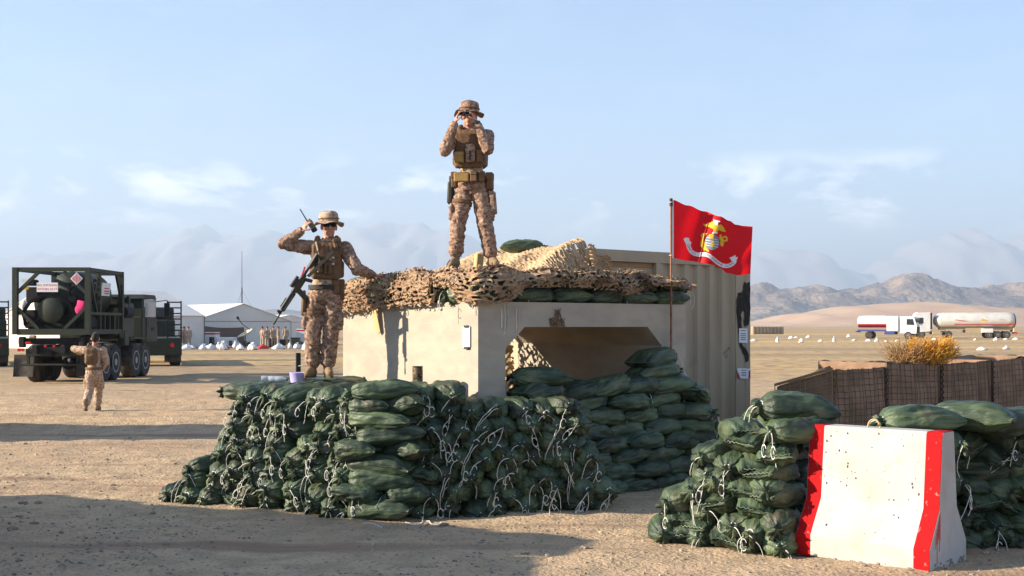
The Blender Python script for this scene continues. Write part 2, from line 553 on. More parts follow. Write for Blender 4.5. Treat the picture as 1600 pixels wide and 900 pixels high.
def ground_mat():
    m = bpy.data.materials.new('desert_gravel')
    m.use_nodes = True
    n, l = m.node_tree.nodes, m.node_tree.links
    b = n['Principled BSDF']
    b.inputs['Roughness'].default_value = 0.95
    b.inputs['Specular IOR Level'].default_value = 0.1
    t = n.new('ShaderNodeTexCoord')

    def nz_(scale, detail, vec=None, stretch=None):
        a = n.new('ShaderNodeTexNoise')
        a.inputs['Scale'].default_value = scale
        a.inputs['Detail'].default_value = detail
        v = t.outputs['Object']
        if stretch:
            mm = n.new('ShaderNodeMapping'); mm.inputs['Scale'].default_value = stretch
            l.new(v, mm.inputs['Vector']); v = mm.outputs[0]
        l.new(v, a.inputs['Vector'])
        return a.outputs['Fac']

    def rng(v, lo, hi):
        a = n.new('ShaderNodeMapRange')
        a.inputs['From Min'].default_value = lo
        a.inputs['From Max'].default_value = hi
        l.new(v, a.inputs['Value'])
        return a.outputs[0]

    def mix(f, a, c):
        x = n.new('ShaderNodeMix'); x.data_type = 'RGBA'
        l.new(f, x.inputs['Factor'])
        for k, v in (('A', a), ('B', c)):
            if isinstance(v, tuple):
                x.inputs[k].default_value = (*v, 1)
            else:
                l.new(v, x.inputs[k])
        return x.outputs['Result']

    # near ground: tan sand and grey-brown gravel; distance: ochre grass stripes on grey-brown plain
    sand = mix(rng(nz_(0.35, 6), 0.4, 0.65), (0.54, 0.395, 0.245), (0.48, 0.32, 0.20))
    grav = mix(rng(nz_(3.0, 8), 0.42, 0.62), sand, (0.40, 0.295, 0.185))
    speck = mix(rng(nz_(28.0, 4), 0.56, 0.70), grav, (0.20, 0.155, 0.115))
    speck = mix(rng(nz_(55.0, 3), 0.62, 0.72), speck, (0.66, 0.52, 0.37))
    speck = mix(rng(nz_(1.0, 5, stretch=(0.12, 1.5, 1)), 0.56, 0.68), speck, (0.31, 0.205, 0.135))
    far = mix(rng(nz_(0.035, 6, stretch=(0.35, 1.6, 1)), 0.42, 0.60), (0.36, 0.26, 0.16), (0.58, 0.40, 0.19))
    far = mix(rng(nz_(1.2, 6), 0.5, 0.66), far, (0.20, 0.155, 0.11))
    sp = n.new('ShaderNodeSeparateXYZ')
    l.new(t.outputs['Object'], sp.inputs[0])
    wob = n.new('ShaderNodeMath'); wob.operation = 'MULTIPLY_ADD'
    l.new(nz_(0.12, 4), wob.inputs[0]); wob.inputs[1].default_value = 22.0
    l.new(sp.outputs['Y'], wob.inputs[2])
    fd = rng(wob.outputs[0], 46, 62)
    l.new(mix(fd, speck, far), b.inputs['Base Color'])
    bp = n.new('ShaderNodeBump')
    bp.inputs['Strength'].default_value = 0.9
    bp.inputs['Distance'].default_value = 0.03
    hsum = n.new('ShaderNodeMath'); hsum.operation = 'MULTIPLY_ADD'
    l.new(nz_(26.0, 8), hsum.inputs[0]); hsum.inputs[1].default_value = 0.8
    l.new(nz_(6.0, 6), hsum.inputs[2])
    l.new(hsum.outputs[0], bp.inputs['Height'])
    l.new(bp.outputs[0], b.inputs['Normal'])
    return m


M['ground'] = ground_mat()
M['hill'] = mat('rocky_hill', (0.12, 0.092, 0.08), (0.26, 0.19, 0.135), 0.006, 0.95, 0.9, 0.02, lo=0.44, hi=0.6, bdist=40, detail=9)
M['far_hill'] = mat('far_mountain', (0.35, 0.315, 0.305), (0.375, 0.335, 0.32), 0.001, 0.95)  # rock colour paled towards the haze, so some distance fading is painted in
M['dune'] = mat('pink_sand_dune', (0.50, 0.34, 0.215), (0.44, 0.28, 0.175), 0.01, 0.95, 0.3, 0.05, bdist=3)

# ------------------------------------------------------------------ ground, hills, haze
def graded(lo, a, b, hi, step, grow=1.13):
    xs = list(np.arange(a, b + 1e-6, step))
    s = step
    x = b
    while x < hi:
        s *= grow
        x += s
        xs.append(min(x, hi))
    s = step
    x = a
    left = []
    while x > lo:
        s *= grow
        x -= s
        left.append(max(x, lo))
    return left[::-1] + xs


TRACKS = [(22.5, 0.06), (24.2, -0.03), (25.8, 0.02), (28.0, 0.09), (30.0, -0.05), (33.5, 0.04)]


def ground_z(x, y):
    if y > 60 or abs(x) > 40 or y < 0:
        return 0.0
    z = 0.03 * noise.noise((x * 0.5, y * 0.5, 3.1)) + 0.022 * noise.noise((x * 1.7, y * 1.7, 0.3)) + 0.012 * noise.noise((x * 5, y * 5, 9.3))
    fade = 1.0
    if y > 19.5 and x < 0:
        for y0, sl in TRACKS:          # wheel ruts left of the sandbags
            c = y0 + sl * (x + 10) + 0.5 * noise.noise((x * 0.25, y0, 0))
            dd = (y - c) / 0.22
            z += -0.07 * math.exp(-dd * dd) + 0.06 * math.exp(-(abs(dd) - 1.7) ** 2 * 2.5)
    # trampled earth heaped against the feet of the sandbag walls
    return z * fade


gx = graded(-40000, -9, 9, 40000, 0.09)
gy = graded(-40000, 7.5, 35, 40000, 0.10)
gv = [(x, y, ground_z(x, y)) for y in gy for x in gx]
nx = len(gx)
gf = [(j * nx + i, j * nx + i + 1, (j + 1) * nx + i + 1, (j + 1) * nx + i) for j in range(len(gy) - 1) for i in range(nx - 1)]
gm = MB(); gm.v = gv; gm.f = gf; gm.m = [0] * len(gf)
struct(gm.build('ground', M['ground'], smooth=180))

# loose stones, too many to count
st = MB()
ico = [(0, 0, 1), (0.89, 0, 0.45), (0.28, 0.85, 0.45), (-0.72, 0.53, 0.45), (-0.72, -0.53, 0.45), (0.28, -0.85, 0.45),
       (0.72, 0.53, -0.45), (-0.28, 0.85, -0.45), (-0.89, 0, -0.45), (-0.28, -0.85, -0.45), (0.72, -0.53, -0.45)]
icf = [(0, 1, 2), (0, 2, 3), (0, 3, 4), (0, 4, 5), (0, 5, 1), (1, 6, 2), (2, 7, 3), (3, 8, 4), (4, 9, 5), (5, 10, 1),
       (2, 6, 7), (3, 7, 8), (4, 8, 9), (5, 9, 10), (1, 10, 6)]
rs = random.Random(3)
for i in range(26000):
    d = 8.3 + 18 * rs.random() ** 1.8
    x = rs.uniform(-0.46, 0.46) * d
    clump = noise.noise((x * 0.6, d * 0.6, 5.5))
    if rs.random() > 0.55 + clump:
        continue
    s_ = 0.004 + 0.014 * rs.random() ** 3 + (0.035 * rs.random() ** 2 if rs.random() < 0.03 else 0)
    a = rs.random() * 6.28
    ca, sa = math.cos(a), math.sin(a)
    sx, sy, sz = s_ * rs.uniform(.8, 1.7), s_ * rs.uniform(.6, 1.1), s_ * rs.uniform(.45, .9)
    z = ground_z(x, d) + sz * 0.25
    vs = []
    for v in ico:
        q = rs.uniform(.75, 1.2)
        X, Y = v[0] * sx * q, v[1] * sy * q
        vs.append((x + X * ca - Y * sa, d + X * sa + Y * ca, z + v[2] * sz * q))
    st.add(vs, icf)
sto = stuff(st.build('loose_stones', M['rock'], smooth=0))
tag(sto, 'scatter of small grey and tan stones over the sandy ground', 'stones')


def interp(pts, x):
    if x <= pts[0][0]:
        return pts[0][1]
    for (a, ya), (b, yb) in zip(pts, pts[1:]):
        if x <= b:
            t = (x - a) / (b - a)
            t = t * t * (3 - 2 * t)
            return ya + (yb - ya) * t
    return pts[-1][1]


def ridge(name, pts, d, depth, m, nu=300, nv=36, rough=0.25, fs=6.0, seed=0.0, smooth=180):
    """a range of hills with real depth; pts gives its skyline"""
    x0, x1 = pts[0][0], pts[-1][0]

    def fn(u, v):
        px = x0 + (x1 - x0) * u
        h = max(0.0, (YH - interp(pts, px)) * d / F)
        y = d + (v - 0.5) * depth
        x = (px - 800) / F * d
        # cross profile: rises to a crest at the middle
        prof = math.sin(math.pi * v) ** 1.1
        k = fs / depth
        n1 = noise.ridged_multi_fractal((x * k * .6 + seed, y * k * .6, seed), 1.0, 2.1, 6, 1.0, 2.0) - 1.0
        n2 = noise.noise((x * k * 0.5 + seed, y * k * .5, 7))
        z = h * prof * (1 + rough * 0.45 * n1 * (0.35 + 0.65 * abs(2 * v - 1) + .25) + rough * 0.3 * n2)
        return (x, y, z - 2.0)
    g = MB().grid(nu, nv, fn)
    return struct(g.build(name, m, smooth=smooth))


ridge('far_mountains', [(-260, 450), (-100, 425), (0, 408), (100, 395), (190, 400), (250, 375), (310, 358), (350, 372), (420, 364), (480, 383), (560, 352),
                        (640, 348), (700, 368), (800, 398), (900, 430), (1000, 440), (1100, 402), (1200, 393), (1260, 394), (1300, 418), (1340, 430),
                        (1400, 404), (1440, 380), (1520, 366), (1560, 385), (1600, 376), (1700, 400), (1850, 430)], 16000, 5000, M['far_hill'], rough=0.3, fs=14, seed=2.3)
ridge('left_hills', [(-300, 500), (-100, 480), (60, 488), (150, 470), (205, 470), (240, 479), (290, 490), (360, 494), (430, 484), (490, 488), (560, 496),
                     (760, 500), (900, 507)], 6000, 2200, M['hill'], nu=200, nv=26, rough=0.4, fs=10, seed=5.1)
ridge('right_hills', [(900, 507), (1000, 480), (1100, 458), (1175, 449), (1205, 457), (1255, 448), (1300, 457), (1350, 453), (1395, 443), (1415, 440), (1450, 448),
                      (1480, 449), (1530, 454), (1570, 446), (1610, 449), (1700, 455), (1800, 462), (1950, 490), (2050, 507)], 4600, 1900, M['hill'], nu=420, nv=60,
      rough=0.6, fs=15, seed=9.7)
ridge('sand_dune', [(1100, 508), (1150, 504), (1180, 500), (1250, 486), (1320, 476), (1400, 470), (1440, 468), (1480, 473), (1550, 477), (1600, 481), (1700, 484),
                    (1900, 497), (2000, 508)], 2100, 900, M['dune'], nu=160, nv=40, rough=0.12, fs=5, seed=1.2)

hz = MB().box((0, 0, 700), (50000, 50000, 1420))
ho = hz.build('haze', [], smooth=0)
hm = bpy.data.materials.new('pale_dust_haze')
hm.use_nodes = True
hn, hl = hm.node_tree.nodes, hm.node_tree.links
hn.clear()
hout = hn.new('ShaderNodeOutputMaterial')
hv = hn.new('ShaderNodeVolumePrincipled')
hv.inputs['Color'].default_value = (0.64, 0.79, 1.0, 1)
hv.inputs['Density'].default_value = 0.00015
hv.inputs['Anisotropy'].default_value = 0.1
hl.new(hv.outputs[0], hout.inputs['Volume'])
ho.data.materials.append(hm)
stuff(ho)
tag(ho, 'pale dusty haze filling the air over the plain', 'haze')

# ------------------------------------------------------------------ the bunker and its container
A0 = Vector((-0.357, 12.8, 0))
E1 = Vector((0.775, 0.632, 0)).normalized()      # along the shaded front
E2 = Vector((-E1.y, E1.x, 0))                    # away from the camera, along the sunlit side
BW, BL, BH = 3.19, 2.71, 2.15


def BK(a, b, z):
    return A0 + E1 * a + E2 * b + Vector((0, 0, z))


bk = thing('concrete_bunker', A0, 'low precast concrete bunker with wide chamfered opening between the sandbag walls', 'bunker')
shell = MB()
poly = [(0, 0), (BW, 0), (BW, 0), (0, 0)]
ci = 0.012
outl = [(0, -.05), (0, BH - ci), (ci, BH), (BW - ci, BH), (BW, BH - ci), (BW, -.05), (2.774, -.05), (2.774, 1.655), (2.533, 1.88), (0.64, 1.88), (0.372, 1.65), (0.372, -.05)]
shell.prism(outl, A0, E1, Vector((0, 0, 1)), E2 * BL)
shell.build('shell', M['concrete'], bk, smooth=0, world=True)
# dark lifting pocket and worn edge chips on the front
dr = MB()
for i in range(15):
    a = R.choice((R.gauss(.36, .03), R.gauss(.52, .02)))
    zt = 2.13 - R.random() * 0.06
    ln = R.uniform(0.06, 0.42)
    w = R.uniform(0.002, 0.010)
    o = BK(a, -0.003, 0)
    dr.prism([(-w, zt - ln), (w, zt - ln * .9), (w * .8, zt), (-w * .8, zt)], o, E1, Vector((0, 0, 1)), -E2 * 0.002)
M['drip'] = mat('pale_cement_drips', (0.62, 0.55, 0.46), rough=0.9)
dr.build('drip_marks', M['drip'], bk, smooth=0, world=True)

cont_o = Vector((1.0, 16.37, 0))


def CT(a, b, z):
    return cont_o + E1 * a + E2 * b + Vector((0, 0, z))


CL, CD, CH = 3.4, 2.44, 2.94
ct = thing('shipping_container', cont_o, 'tan corrugated shipping container with black soot stain behind the bunker', 'container')


def corrugated(a0, a1, z0, z1, org, ea, eb, pitch=0.28, dep=0.052):
    """sheet of trapezoid ribs with thickness, ea along, eb inward"""
    prof = []
    a = a0
    while a < a1 - 1e-6:
        for fa, fd in ((0, 0), (0.34, 0), (0.5, 1), (0.84, 1)):
            q = a + fa * pitch
            if q < a1:
                prof.append((q, fd * dep))
        a += pitch
    prof.append((a1, 0))
    pl = prof + [(q, 0.07) for q, _ in reversed(prof)]
    mb = MB()
    mb.prism(pl, org + Vector((0, 0, z0)), ea, eb, Vector((0, 0, z1 - z0)))
    return mb


corrugated(1.42, 3.06, 0.16, CH - 0.16, CT(0, 0.02, 0), E1, E2, 0.27).build('front_panel', M['container'], ct, smooth=0, world=True)
MB().box(CT(3.215, 0.055, CH / 2), (0.30, 0.09, CH - .3), rot(math.atan2(E1.y, E1.x))).build('end_panel', M['container'], ct, smooth=0, world=True)
corrugated(0.12, CD - .12, 0.16, CH - 0.16, CT(0.02, 0, 0), E2, E1, 0.27).build('side_panel', M['container'], ct, smooth=0, world=True)
corrugated(0.12, CD - .12, 0.16, CH - 0.16, CT(CL - .02, 0, 0), E2, -E1, 0.27).build('side_panel', M['container'], ct, smooth=0, world=True)
corrugated(0.12, CL - .12, 0.16, CH - 0.16, CT(0, CD - .02, 0), E1, -E2, 0.27).build('back_panel', M['container'], ct, smooth=0, world=True)
RZ = math.atan2(E1.y, E1.x)
MB().box(CT(CL / 2, CD / 2, CH - 0.05), (CL - .16, CD - .16, 0.05), rot(RZ)).build('roof', M['container'], ct, smooth=0, world=True)
for (a, b) in ((0.06, 0.06), (CL - .06, 0.06), (0.06, CD - .06), (CL - .06, CD - .06)):
    MB().box(CT(a, b, CH / 2), (0.12, 0.12, CH), rot(RZ), bev=0.01).build('corner_post', M['container'], ct, smooth=0, world=True)
for z in (0.08, CH - 0.08):
    for b in (0.06, CD - 0.06):
        MB().box(CT(CL / 2, b, z), (CL - 0.24, 0.10, 0.158), rot(RZ)).build('rail', M['container'], ct, smooth=0, world=True)
    for a in (0.06, CL - 0.06):
        MB().box(CT(a, CD / 2, z), (0.10, CD - 0.24, 0.158), rot(RZ)).build('rail', M['container'], ct, smooth=0, world=True)
# the framed hatch near its left end
dm = MB()
dm.box(CT(0.78, 0.10, 1.48), (1.3, 0.03, 2.72), rot(RZ))
hat = dm.build('hatch', M['container'], ct, smooth=0, world=True)
MB().box(CT(0.165, 0.05, 1.45), (0.09, 0.10, 2.66), rot(RZ)).build('hatch_frame', M['container'], ct, smooth=0, world=True)
MB().box(CT(1.385, 0.05, 1.45), (0.07, 0.10, 2.66), rot(RZ)).build('hatch_frame', M['container'], ct, smooth=0, world=True)
MB().box(CT(0.78, 0.075, 2.745), (1.1, 0.02, 0.06), rot(RZ)).build('hatch_top_strip', M['container_dark'], ct, smooth=0, world=True)  # darker brown strip along the top of the hatch recess
lk = MB(); lk.box(CT(0.8, 0.03, 2.6), (0.05, 0.06, 0.16), rot(RZ), bev=.008); lk.cyl(CT(0.8, 0.0, 2.5), CT(0.8, 0.06, 2.5), 0.03, n=10)
lk.build('lock_bar', M['rust'], ct, smooth=30, world=True)


def CF(px, py, off=0.006):
    """photo pixel -> point on the container's front plane"""
    o = cont_o - E2 * off
    k = (px - 800) / F
    t = (k * o.y - o.x) / (E1.x - k * E1.y)
    q = o + E1 * t
    return Vector((q.x, q.y, H - (py - YH) * q.y / F))


def decal(pxs, off, thick=0.002):
    mb = MB()
    pts = [CF(x, y, off) for x, y in pxs]
    n = len(pts)
    vs = pts + [p - E2 * thick for p in pts]
    mb.add(vs, [tuple(range(n)), tuple(range(2 * n - 1, n - 1, -1))] + [(i, n + i, n + (i + 1) % n, (i + 1) % n) for i in range(n)])
    return mb


def ragged(pxs, amt, sub=5, seed=0):
    rr = random.Random(seed)
    out = []
    for i, (x, y) in enumerate(pxs):
        x2, y2 = pxs[(i + 1) % len(pxs)]
        for k in range(sub):
            t = k / sub
            out.append((x + (x2 - x) * t + rr.uniform(-amt, amt), y + (y2 - y) * t + rr.uniform(-amt, amt)))
    return out


OFFF = 0.002
s1 = decal(ragged([(1163, 440), (1166, 443), (1172, 440), (1172, 495), (1170, 508), (1164, 510), (1162, 505), (1164, 488), (1160, 484), (1158, 492),
                   (1159, 515), (1154, 520), (1152, 500), (1151, 470), (1154, 458), (1161, 455)], 0.7, 4, 1), OFFF)
s1.build('soot_stain', M['stain'], ct, smooth=0, world=True)
s2 = decal(ragged([(1154, 518), (1158, 530), (1160, 540), (1166, 545), (1170, 554), (1169, 564), (1165, 566), (1164, 556), (1160, 550), (1156, 541)], 0.6, 4, 2), OFFF)
s2.build('soot_stain', M['stain'], ct, smooth=0, world=True)
pp = thing('paper_notice', CF(1161, 525), 'white printed notice taped over the soot stain on the container', 'notice')
decal([(1155, 513), (1168, 513.4), (1168, 536), (1154.5, 535.5)], OFFF + 0.004).build('sheet', M['paper'], pp, smooth=0, world=True)
for y in (516, 521, 524, 527, 530):
    decal([(1157.5, y), (1165.5, y), (1165.5, y + .9), (1157.5, y + .9)], OFFF + 0.008, .001).build('print', M['ink'], pp, smooth=0, world=True)
pp = thing('paper_notice', CF(1162, 584), 'white notice with red corners taped low on the container', 'notice')
decal([(1152, 575), (1172.6, 576), (1172.6, 592), (1152.5, 591)], OFFF + 0.004).build('sheet', M['paper'], pp, smooth=0, world=True)
decal([(1152.3, 580), (1157, 590.8), (1152.6, 590.7)], OFFF + 0.008, .001).build('print', M['red_print'], pp, smooth=0, world=True)
decal([(1170, 579), (1172.4, 579), (1172.4, 591.5), (1169.4, 591.3)], OFFF + 0.008, .001).build('print', M['red_print'], pp, smooth=0, world=True)
for y in (578, 581.5, 584, 586.5):
    decal([(1158.5, y), (1166, y), (1166, y + .8), (1158.5, y + .8)], OFFF + 0.008, .001).build('print', M['ink'], pp, smooth=0, world=True)


def text_tris(txt, size=1.0, align='CENTER'):
    cu = bpy.data.curves.new('t', 'FONT')
    cu.body = txt
    cu.size = size
    cu.align_x = align
    cu.align_y = 'CENTER'
    cu.resolution_u = 2
    o = bpy.data.objects.new('t', cu)
    COL.objects.link(o)
    dg = bpy.context.evaluated_depsgraph_get()
    ev = o.evaluated_get(dg)
    me = ev.to_mesh()
    vs = [tuple(v.co) for v in me.vertices]
    fs = [tuple(p.vertices) for p in me.polygons]
    ev.to_mesh_clear()
    bpy.data.objects.remove(o)
    bpy.data.curves.remove(cu)
    return vs, fs


def text_on(mb, txt, size, fn, mi=0, align='CENTER'):
    vs, fs = text_tris(txt, size, align)
    mb.add([fn(v[0], v[1]) for v in vs], fs, mi)


gt = MB()
for txt, cx, cy in (('DOOR', 1135.5, 548.5), ('#1', 1135.0, 556.5)):
    an = math.radians(-32)
    text_on(gt, txt, 6.5, lambda x, y: CF(cx + x * .62 * math.cos(an) + y * math.sin(an) * .4, cy - y + x * math.sin(an), 0.0 - 0.016 + 0.0), 0)
gt.build('scrawled_lettering', M['ink'], ct, smooth=0, world=True)

# sheet of paper, hanging strip and taped post on the sunlit side of the bunker


def SW(px, py, off=0.006):
    """photo pixel -> point on the bunker's sunlit side"""
    o = A0 - E1 * off
    k = (px - 800) / F
    t = (k * o.y - o.x) / (E2.x - k * E2.y)
    q = o + E2 * t
    return Vector((q.x, q.y, H - (py - YH) * q.y / F))


def sheet_on_side(pxs, off, th=0.003):
    mb = MB()
    pts = [SW(x, y, off) for x, y in pxs]
    n = len(pts)
    mb.add(pts + [p - E1 * th for p in pts], [tuple(range(n)), tuple(range(2 * n - 1, n - 1, -1))] + [(i, n + i, n + (i + 1) % n, (i + 1) % n) for i in range(n)])
    return mb


pp = thing('paper_notice', SW(728, 525), 'tall white paper sheet clipped to the sunlit bunker side', 'notice')
sheet_on_side([(723, 511), (734.5, 510), (734.5, 542), (723.5, 543)], 0.012).build('sheet', M['paper'], pp, smooth=0, world=True)
sheet_on_side([(725.5, 508.5), (732.5, 508.2), (732.5, 511.8), (725.5, 512)], 0.018, .008).build('clip', M['black'], pp, smooth=0, world=True)
sheet_on_side([(725.5, 542), (732.5, 541.8), (732.5, 545.3), (725.5, 545.5)], 0.018, .008).build('clip', M['black'], pp, smooth=0, world=True)
cs = MB()
pts = [SW(581, 478, .06), SW(587, 478, .06), SW(595, 518, .03), SW(592, 522, .03), SW(586, 512, .03)]
cs.add(pts + [p - E1 * .01 for p in pts], [(0, 1, 2, 3, 4), (9, 8, 7, 6, 5)] + [(i, 5 + i, 5 + (i + 1) % 5, (i + 1) % 5) for i in range(5)])
tag(cs.build('cardboard_strip', M['card'], smooth=0), 'torn tan strip hanging from the net on the sunlit bunker side', 'strip')
pb = P(653, 615, 12.9); pt = P(652.5, 572, 12.9)
tp = MB(); tp.cyl(pb - Vector((0, 0, 1.15)), pt, 0.055, n=14)
tag(tp.build('taped_post', M['camopost'], smooth=40), 'short post wrapped in mottled tape rising behind the sandbags', 'post')

# ------------------------------------------------------------------ camouflage nets


def net_sheet(name, m, label, smap, su, sv, step, grp=None, relief=0.034, seed=0.0, holes=1.0, cw=0.115, ch=0.058):
    """a sheet of cloth cut into open crescents, as incised camouflage netting; smap(s, t) -> (point, normal)"""
    nu, nv = int(su / step), int(sv / step)
    V, keep = [], {}
    for j in range(nv + 1):
        t = j * step
        for i in range(nu + 1):
            s = i * step
            wx = 0.05 * noise.noise((s * 4 + seed, t * 4, 1.3)) + 0.02 * noise.noise((s * 13 + seed, t * 13, 2.3))
            wy = 0.055 * noise.noise((s * 4 + seed, t * 4, 8.8)) + 0.016 * noise.noise((s * 13 + seed, t * 13, 5.8)) + 0.010 * math.sin(s * 2 * math.pi / (cw * 1.9))
            ss, tt = s + wx, t + wy
            row = math.floor(tt / ch)
            ss += (row % 2) * cw * 0.5
            a = (ss / cw) % 1.0 - 0.5
            b = (tt / ch) % 1.0 - 0.5
            c = math.floor(ss / cw)
            sg = 1 if (c + row) % 2 else -1
            bb = b - 1.5 * a * a * sg + 0.12 * sg
            q = 0.27 * holes * max(0.0, 1 - (2 * a) ** 2) * (0.62 + 1.3 * noise.noise((c * 3.3 + seed, row * 2.7, 0.5)))
            hole = abs(bb) < q
            lip = math.exp(-((bb - 0.28) / 0.2) ** 2) - 0.7 * math.exp(-((bb + 0.28) / 0.2) ** 2)
            p, nrm = smap(s, t)
            V.append(p + nrm * (relief * lip * (1 - abs(2 * a) * .5)) + Vector((0, 0, -0.006 * lip)))
            keep[(i, j)] = not hole
    mb = MB()
    mb.v = [tuple(v) for v in V]
    for j in range(nv):
        for i in range(nu):
            if keep[(i, j)] + keep[(i + 1, j)] + keep[(i, j + 1)] + keep[(i + 1, j + 1)] >= 3:
                a = j * (nu + 1) + i
                mb.f.append((a, a + 1, a + nu + 2, a + nu + 1))
                mb.m.append(0)
    o = mb.build(name, m, smooth=180)
    if label:
        tag(o, label, 'camouflage net', grp)
    return o


def catmull(pts, t):
    n = len(pts) - 1
    k = min(int(t * n), n - 1)
    u = t * n - k
    p0, p1, p2, p3 = pts[max(k - 1, 0)], pts[k], pts[k + 1], pts[min(k + 2, n)]
    return tuple(0.5 * (2 * b + (c - a) * u + (2 * a - 5 * b + 4 * c - d) * u * u + (3 * b - a - 3 * c + d) * u ** 3) for a, b, c, d in zip(p0, p1, p2, p3))


ROOFC = BK(BW / 2, BL / 2, 0)
S0 = -0.25
ZB = [(-0.3, 2.02), (0.3, 2.06), (1.0, 2.09), (1.7, 2.13), (2.0, 2.14), (2.12, 2.30), (2.40, 2.30), (2.5, 2.14), (2.85, 2.12), (3.05, 2.15), (3.3, 2.30),
      (3.9, 2.33), (4.5, 2.30), (4.75, 2.24), (4.95, 2.27), (5.3, 2.36), (5.7, 2.36), (6.0, 2.28), (6.2, 2.3)]
ZT = [(-0.3, 2.28), (0.15, 2.41), (0.6, 2.46), (1.5, 2.48), (2.4, 2.46), (2.71, 2.49), (3.3, 2.49), (4.2, 2.50), (5.0, 2.50), (5.5, 2.47), (5.9, 2.40), (6.2, 2.36)]


def roofmap(s, t):
    q = s + S0
    # perimeter B -> A -> C, rounded at A
    if q < BL:
        e = BK(0, BL - q, 0)
    else:
        e = BK(q - BL, 0, 0)
    w = min(1, max(0, (q - BL + 0.25) / 0.5))
    w = w * w * (3 - 2 * w)
    nrm = (-E1 * (1 - w) - E2 * w).normalized()
    zb, zt = interp(ZB, q), interp(ZT, q)
    zt += 0.03 * noise.noise((q * 3.1, 0, 4)) + 0.02 * math.sin(q * 9)
    hv = zt - zb
    ins = (ROOFC - e).normalized()
    tot = hv + 1.15
    f = t * tot / 1.5
    if f < hv:
        k = f / hv
        out = 0.10 + 0.06 * math.sin(k * math.pi * .8) - 0.10 * max(0, k - .6) / .4
        z = zb + f
        p = e + nrm * out
    else:
        g = f - hv
        p = e + nrm * 0.0 + ins * g + nrm * 0.03 * math.exp(-g * 8)
        z = zt + 0.02 * math.sin(min(g, .3) / .3 * math.pi) - 0.05 * min(1, g)
    bmp = 0.030 * noise.noise((p.x * 3, p.y * 3, z * 4)) + 0.015 * noise.noise((p.x * 8, p.y * 8, z * 8))
    nn = (nrm + Vector((0, 0, 0.35 if f < hv else 2.0))).normalized()
    return Vector((p.x, p.y, z)) + nn * bmp, nn


roof_net = net_sheet('camouflage_net', M['net'], 'brown incised camouflage net draped over the sandbags along the bunker roof', roofmap, 6.15, 1.5, 0.0098, cw=0.095, ch=0.05)

gar = MB()
rg = random.Random(77)
for i in range(1300):
    s_, t_ = rg.uniform(0.02, 6.1), (rg.random() ** 1.3) * 1.0
    p, nn = roofmap(s_, t_)
    tx = Vector((rg.gauss(0, 1), rg.gauss(0, 1), rg.gauss(0, .6)))
    tx = (tx - nn * tx.dot(nn)).normalized()
    ty = nn.cross(tx)
    L_, w_ = rg.uniform(.03, .07), rg.uniform(.008, .018)
    cu = rg.uniform(.4, 1.6)
    vs = []
    for k in range(5):
        f = k / 4
        c_ = p + nn * (.008 + .03 * math.sin(f * 1.7) * rg.uniform(.4, 1)) + tx * (L_ * (f - .3)) + ty * (.02 * cu * math.sin(f * 3.0))
        ww = w_ * (1 - abs(2 * f - .8) * .6)
        vs += [c_ - ty * ww, c_ + ty * ww + nn * .006]
    gar.add(vs, [(2 * k, 2 * k + 1, 2 * k + 3, 2 * k + 2) for k in range(4)])
stuff(gar.build('garnish_strips', M['net'], roof_net, smooth=180))

# pale net thrown over the container's sunlit left edge, sloping down to the bunker roof


def moundmap(s, t):
    b = -0.22 + s * 0.98
    top = CT(0.10, b + 0.0, CH + 0.035 + 0.05 * noise.noise((s * 2, 0, 2)))
    rise = 0.10 * math.exp(-((s - 0.45) / 0.25) ** 2)
    lowx = -1.15 - 0.25 * s
    low = CT(lowx, b - 0.1, 2.42)
    k = t / 1.35
    p = top.lerp(low, k)
    z = top.z + rise * (1 - k) + (low.z - top.z) * (k ** 1.6) + 0.01 * math.sin(k * math.pi)
    w_ = min(1.0, s / 0.42); w_ = w_ * w_ * (3 - 2 * w_)
    z = 2.46 + (z - 2.46) * (0.06 + 0.94 * w_)
    fold = 0.05 * math.sin(s * 7 + 1.5 * t) * math.sin(k * math.pi) + 0.04 * noise.noise((s * 3, t * 3, 5))
    nrm = (-E1 * 0.55 - E2 * 0.25 + Vector((0, 0, 0.8))).normalized()
    return Vector((p.x, p.y, z)) + nrm * fold, nrm


net_sheet('camouflage_net', M['net_tan'], 'pale sunlit camouflage net sloping from the container edge to the bunker roof', moundmap, 2.4, 1.35, 0.0125, seed=4.0, holes=0.75, cw=0.09, ch=0.05)


def flapmap(s, t):
    # the fold of that net hanging over the container's front corner
    k = t / 0.62
    p = CT(-0.02 + s * (0.72 + .2 * k) - 0.1 * k, -0.05 - 0.10 * k - 0.3 * k * max(0, .45 - s), CH + 0.05 - 0.52 * k - 0.30 * s * (1 - k) * (1.2))
    nrm = (-E2 * .8 + Vector((0, 0, .5)) - E1 * .2).normalized()
    return p + nrm * (0.05 * math.sin(s * 16) + 0.03 * noise.noise((s * 4, t * 4, 1))), nrm


net_sheet('camouflage_net', M['net_tan'], 'folded end of pale net hanging over the front corner of the container', flapmap, 0.62, 0.62, 0.0125, seed=6.0, holes=0.7, cw=0.09, ch=0.05)


def backmap(s, t):
    p = BK(0.30 + s, BL + 0.06 + 0.05 * noise.noise((s * 2, t * 2, 3)), 2.2 - t)
    return p, E2


net_sheet('camouflage_net', M['net_tan'], 'net curtain across the far mouth of the bunker letting speckled sun through', backmap, 2.46, 2.1, 0.013, seed=8.0, holes=0.85, relief=0.012, cw=0.11, ch=0.075)


sc_ = MB()
rc = random.Random(12)


def SCP(a, z):
    return BK(1.02 + a + rc.gauss(0, .004), -0.012 - .008 * rc.random(), 1.885 + z + rc.gauss(0, .004))


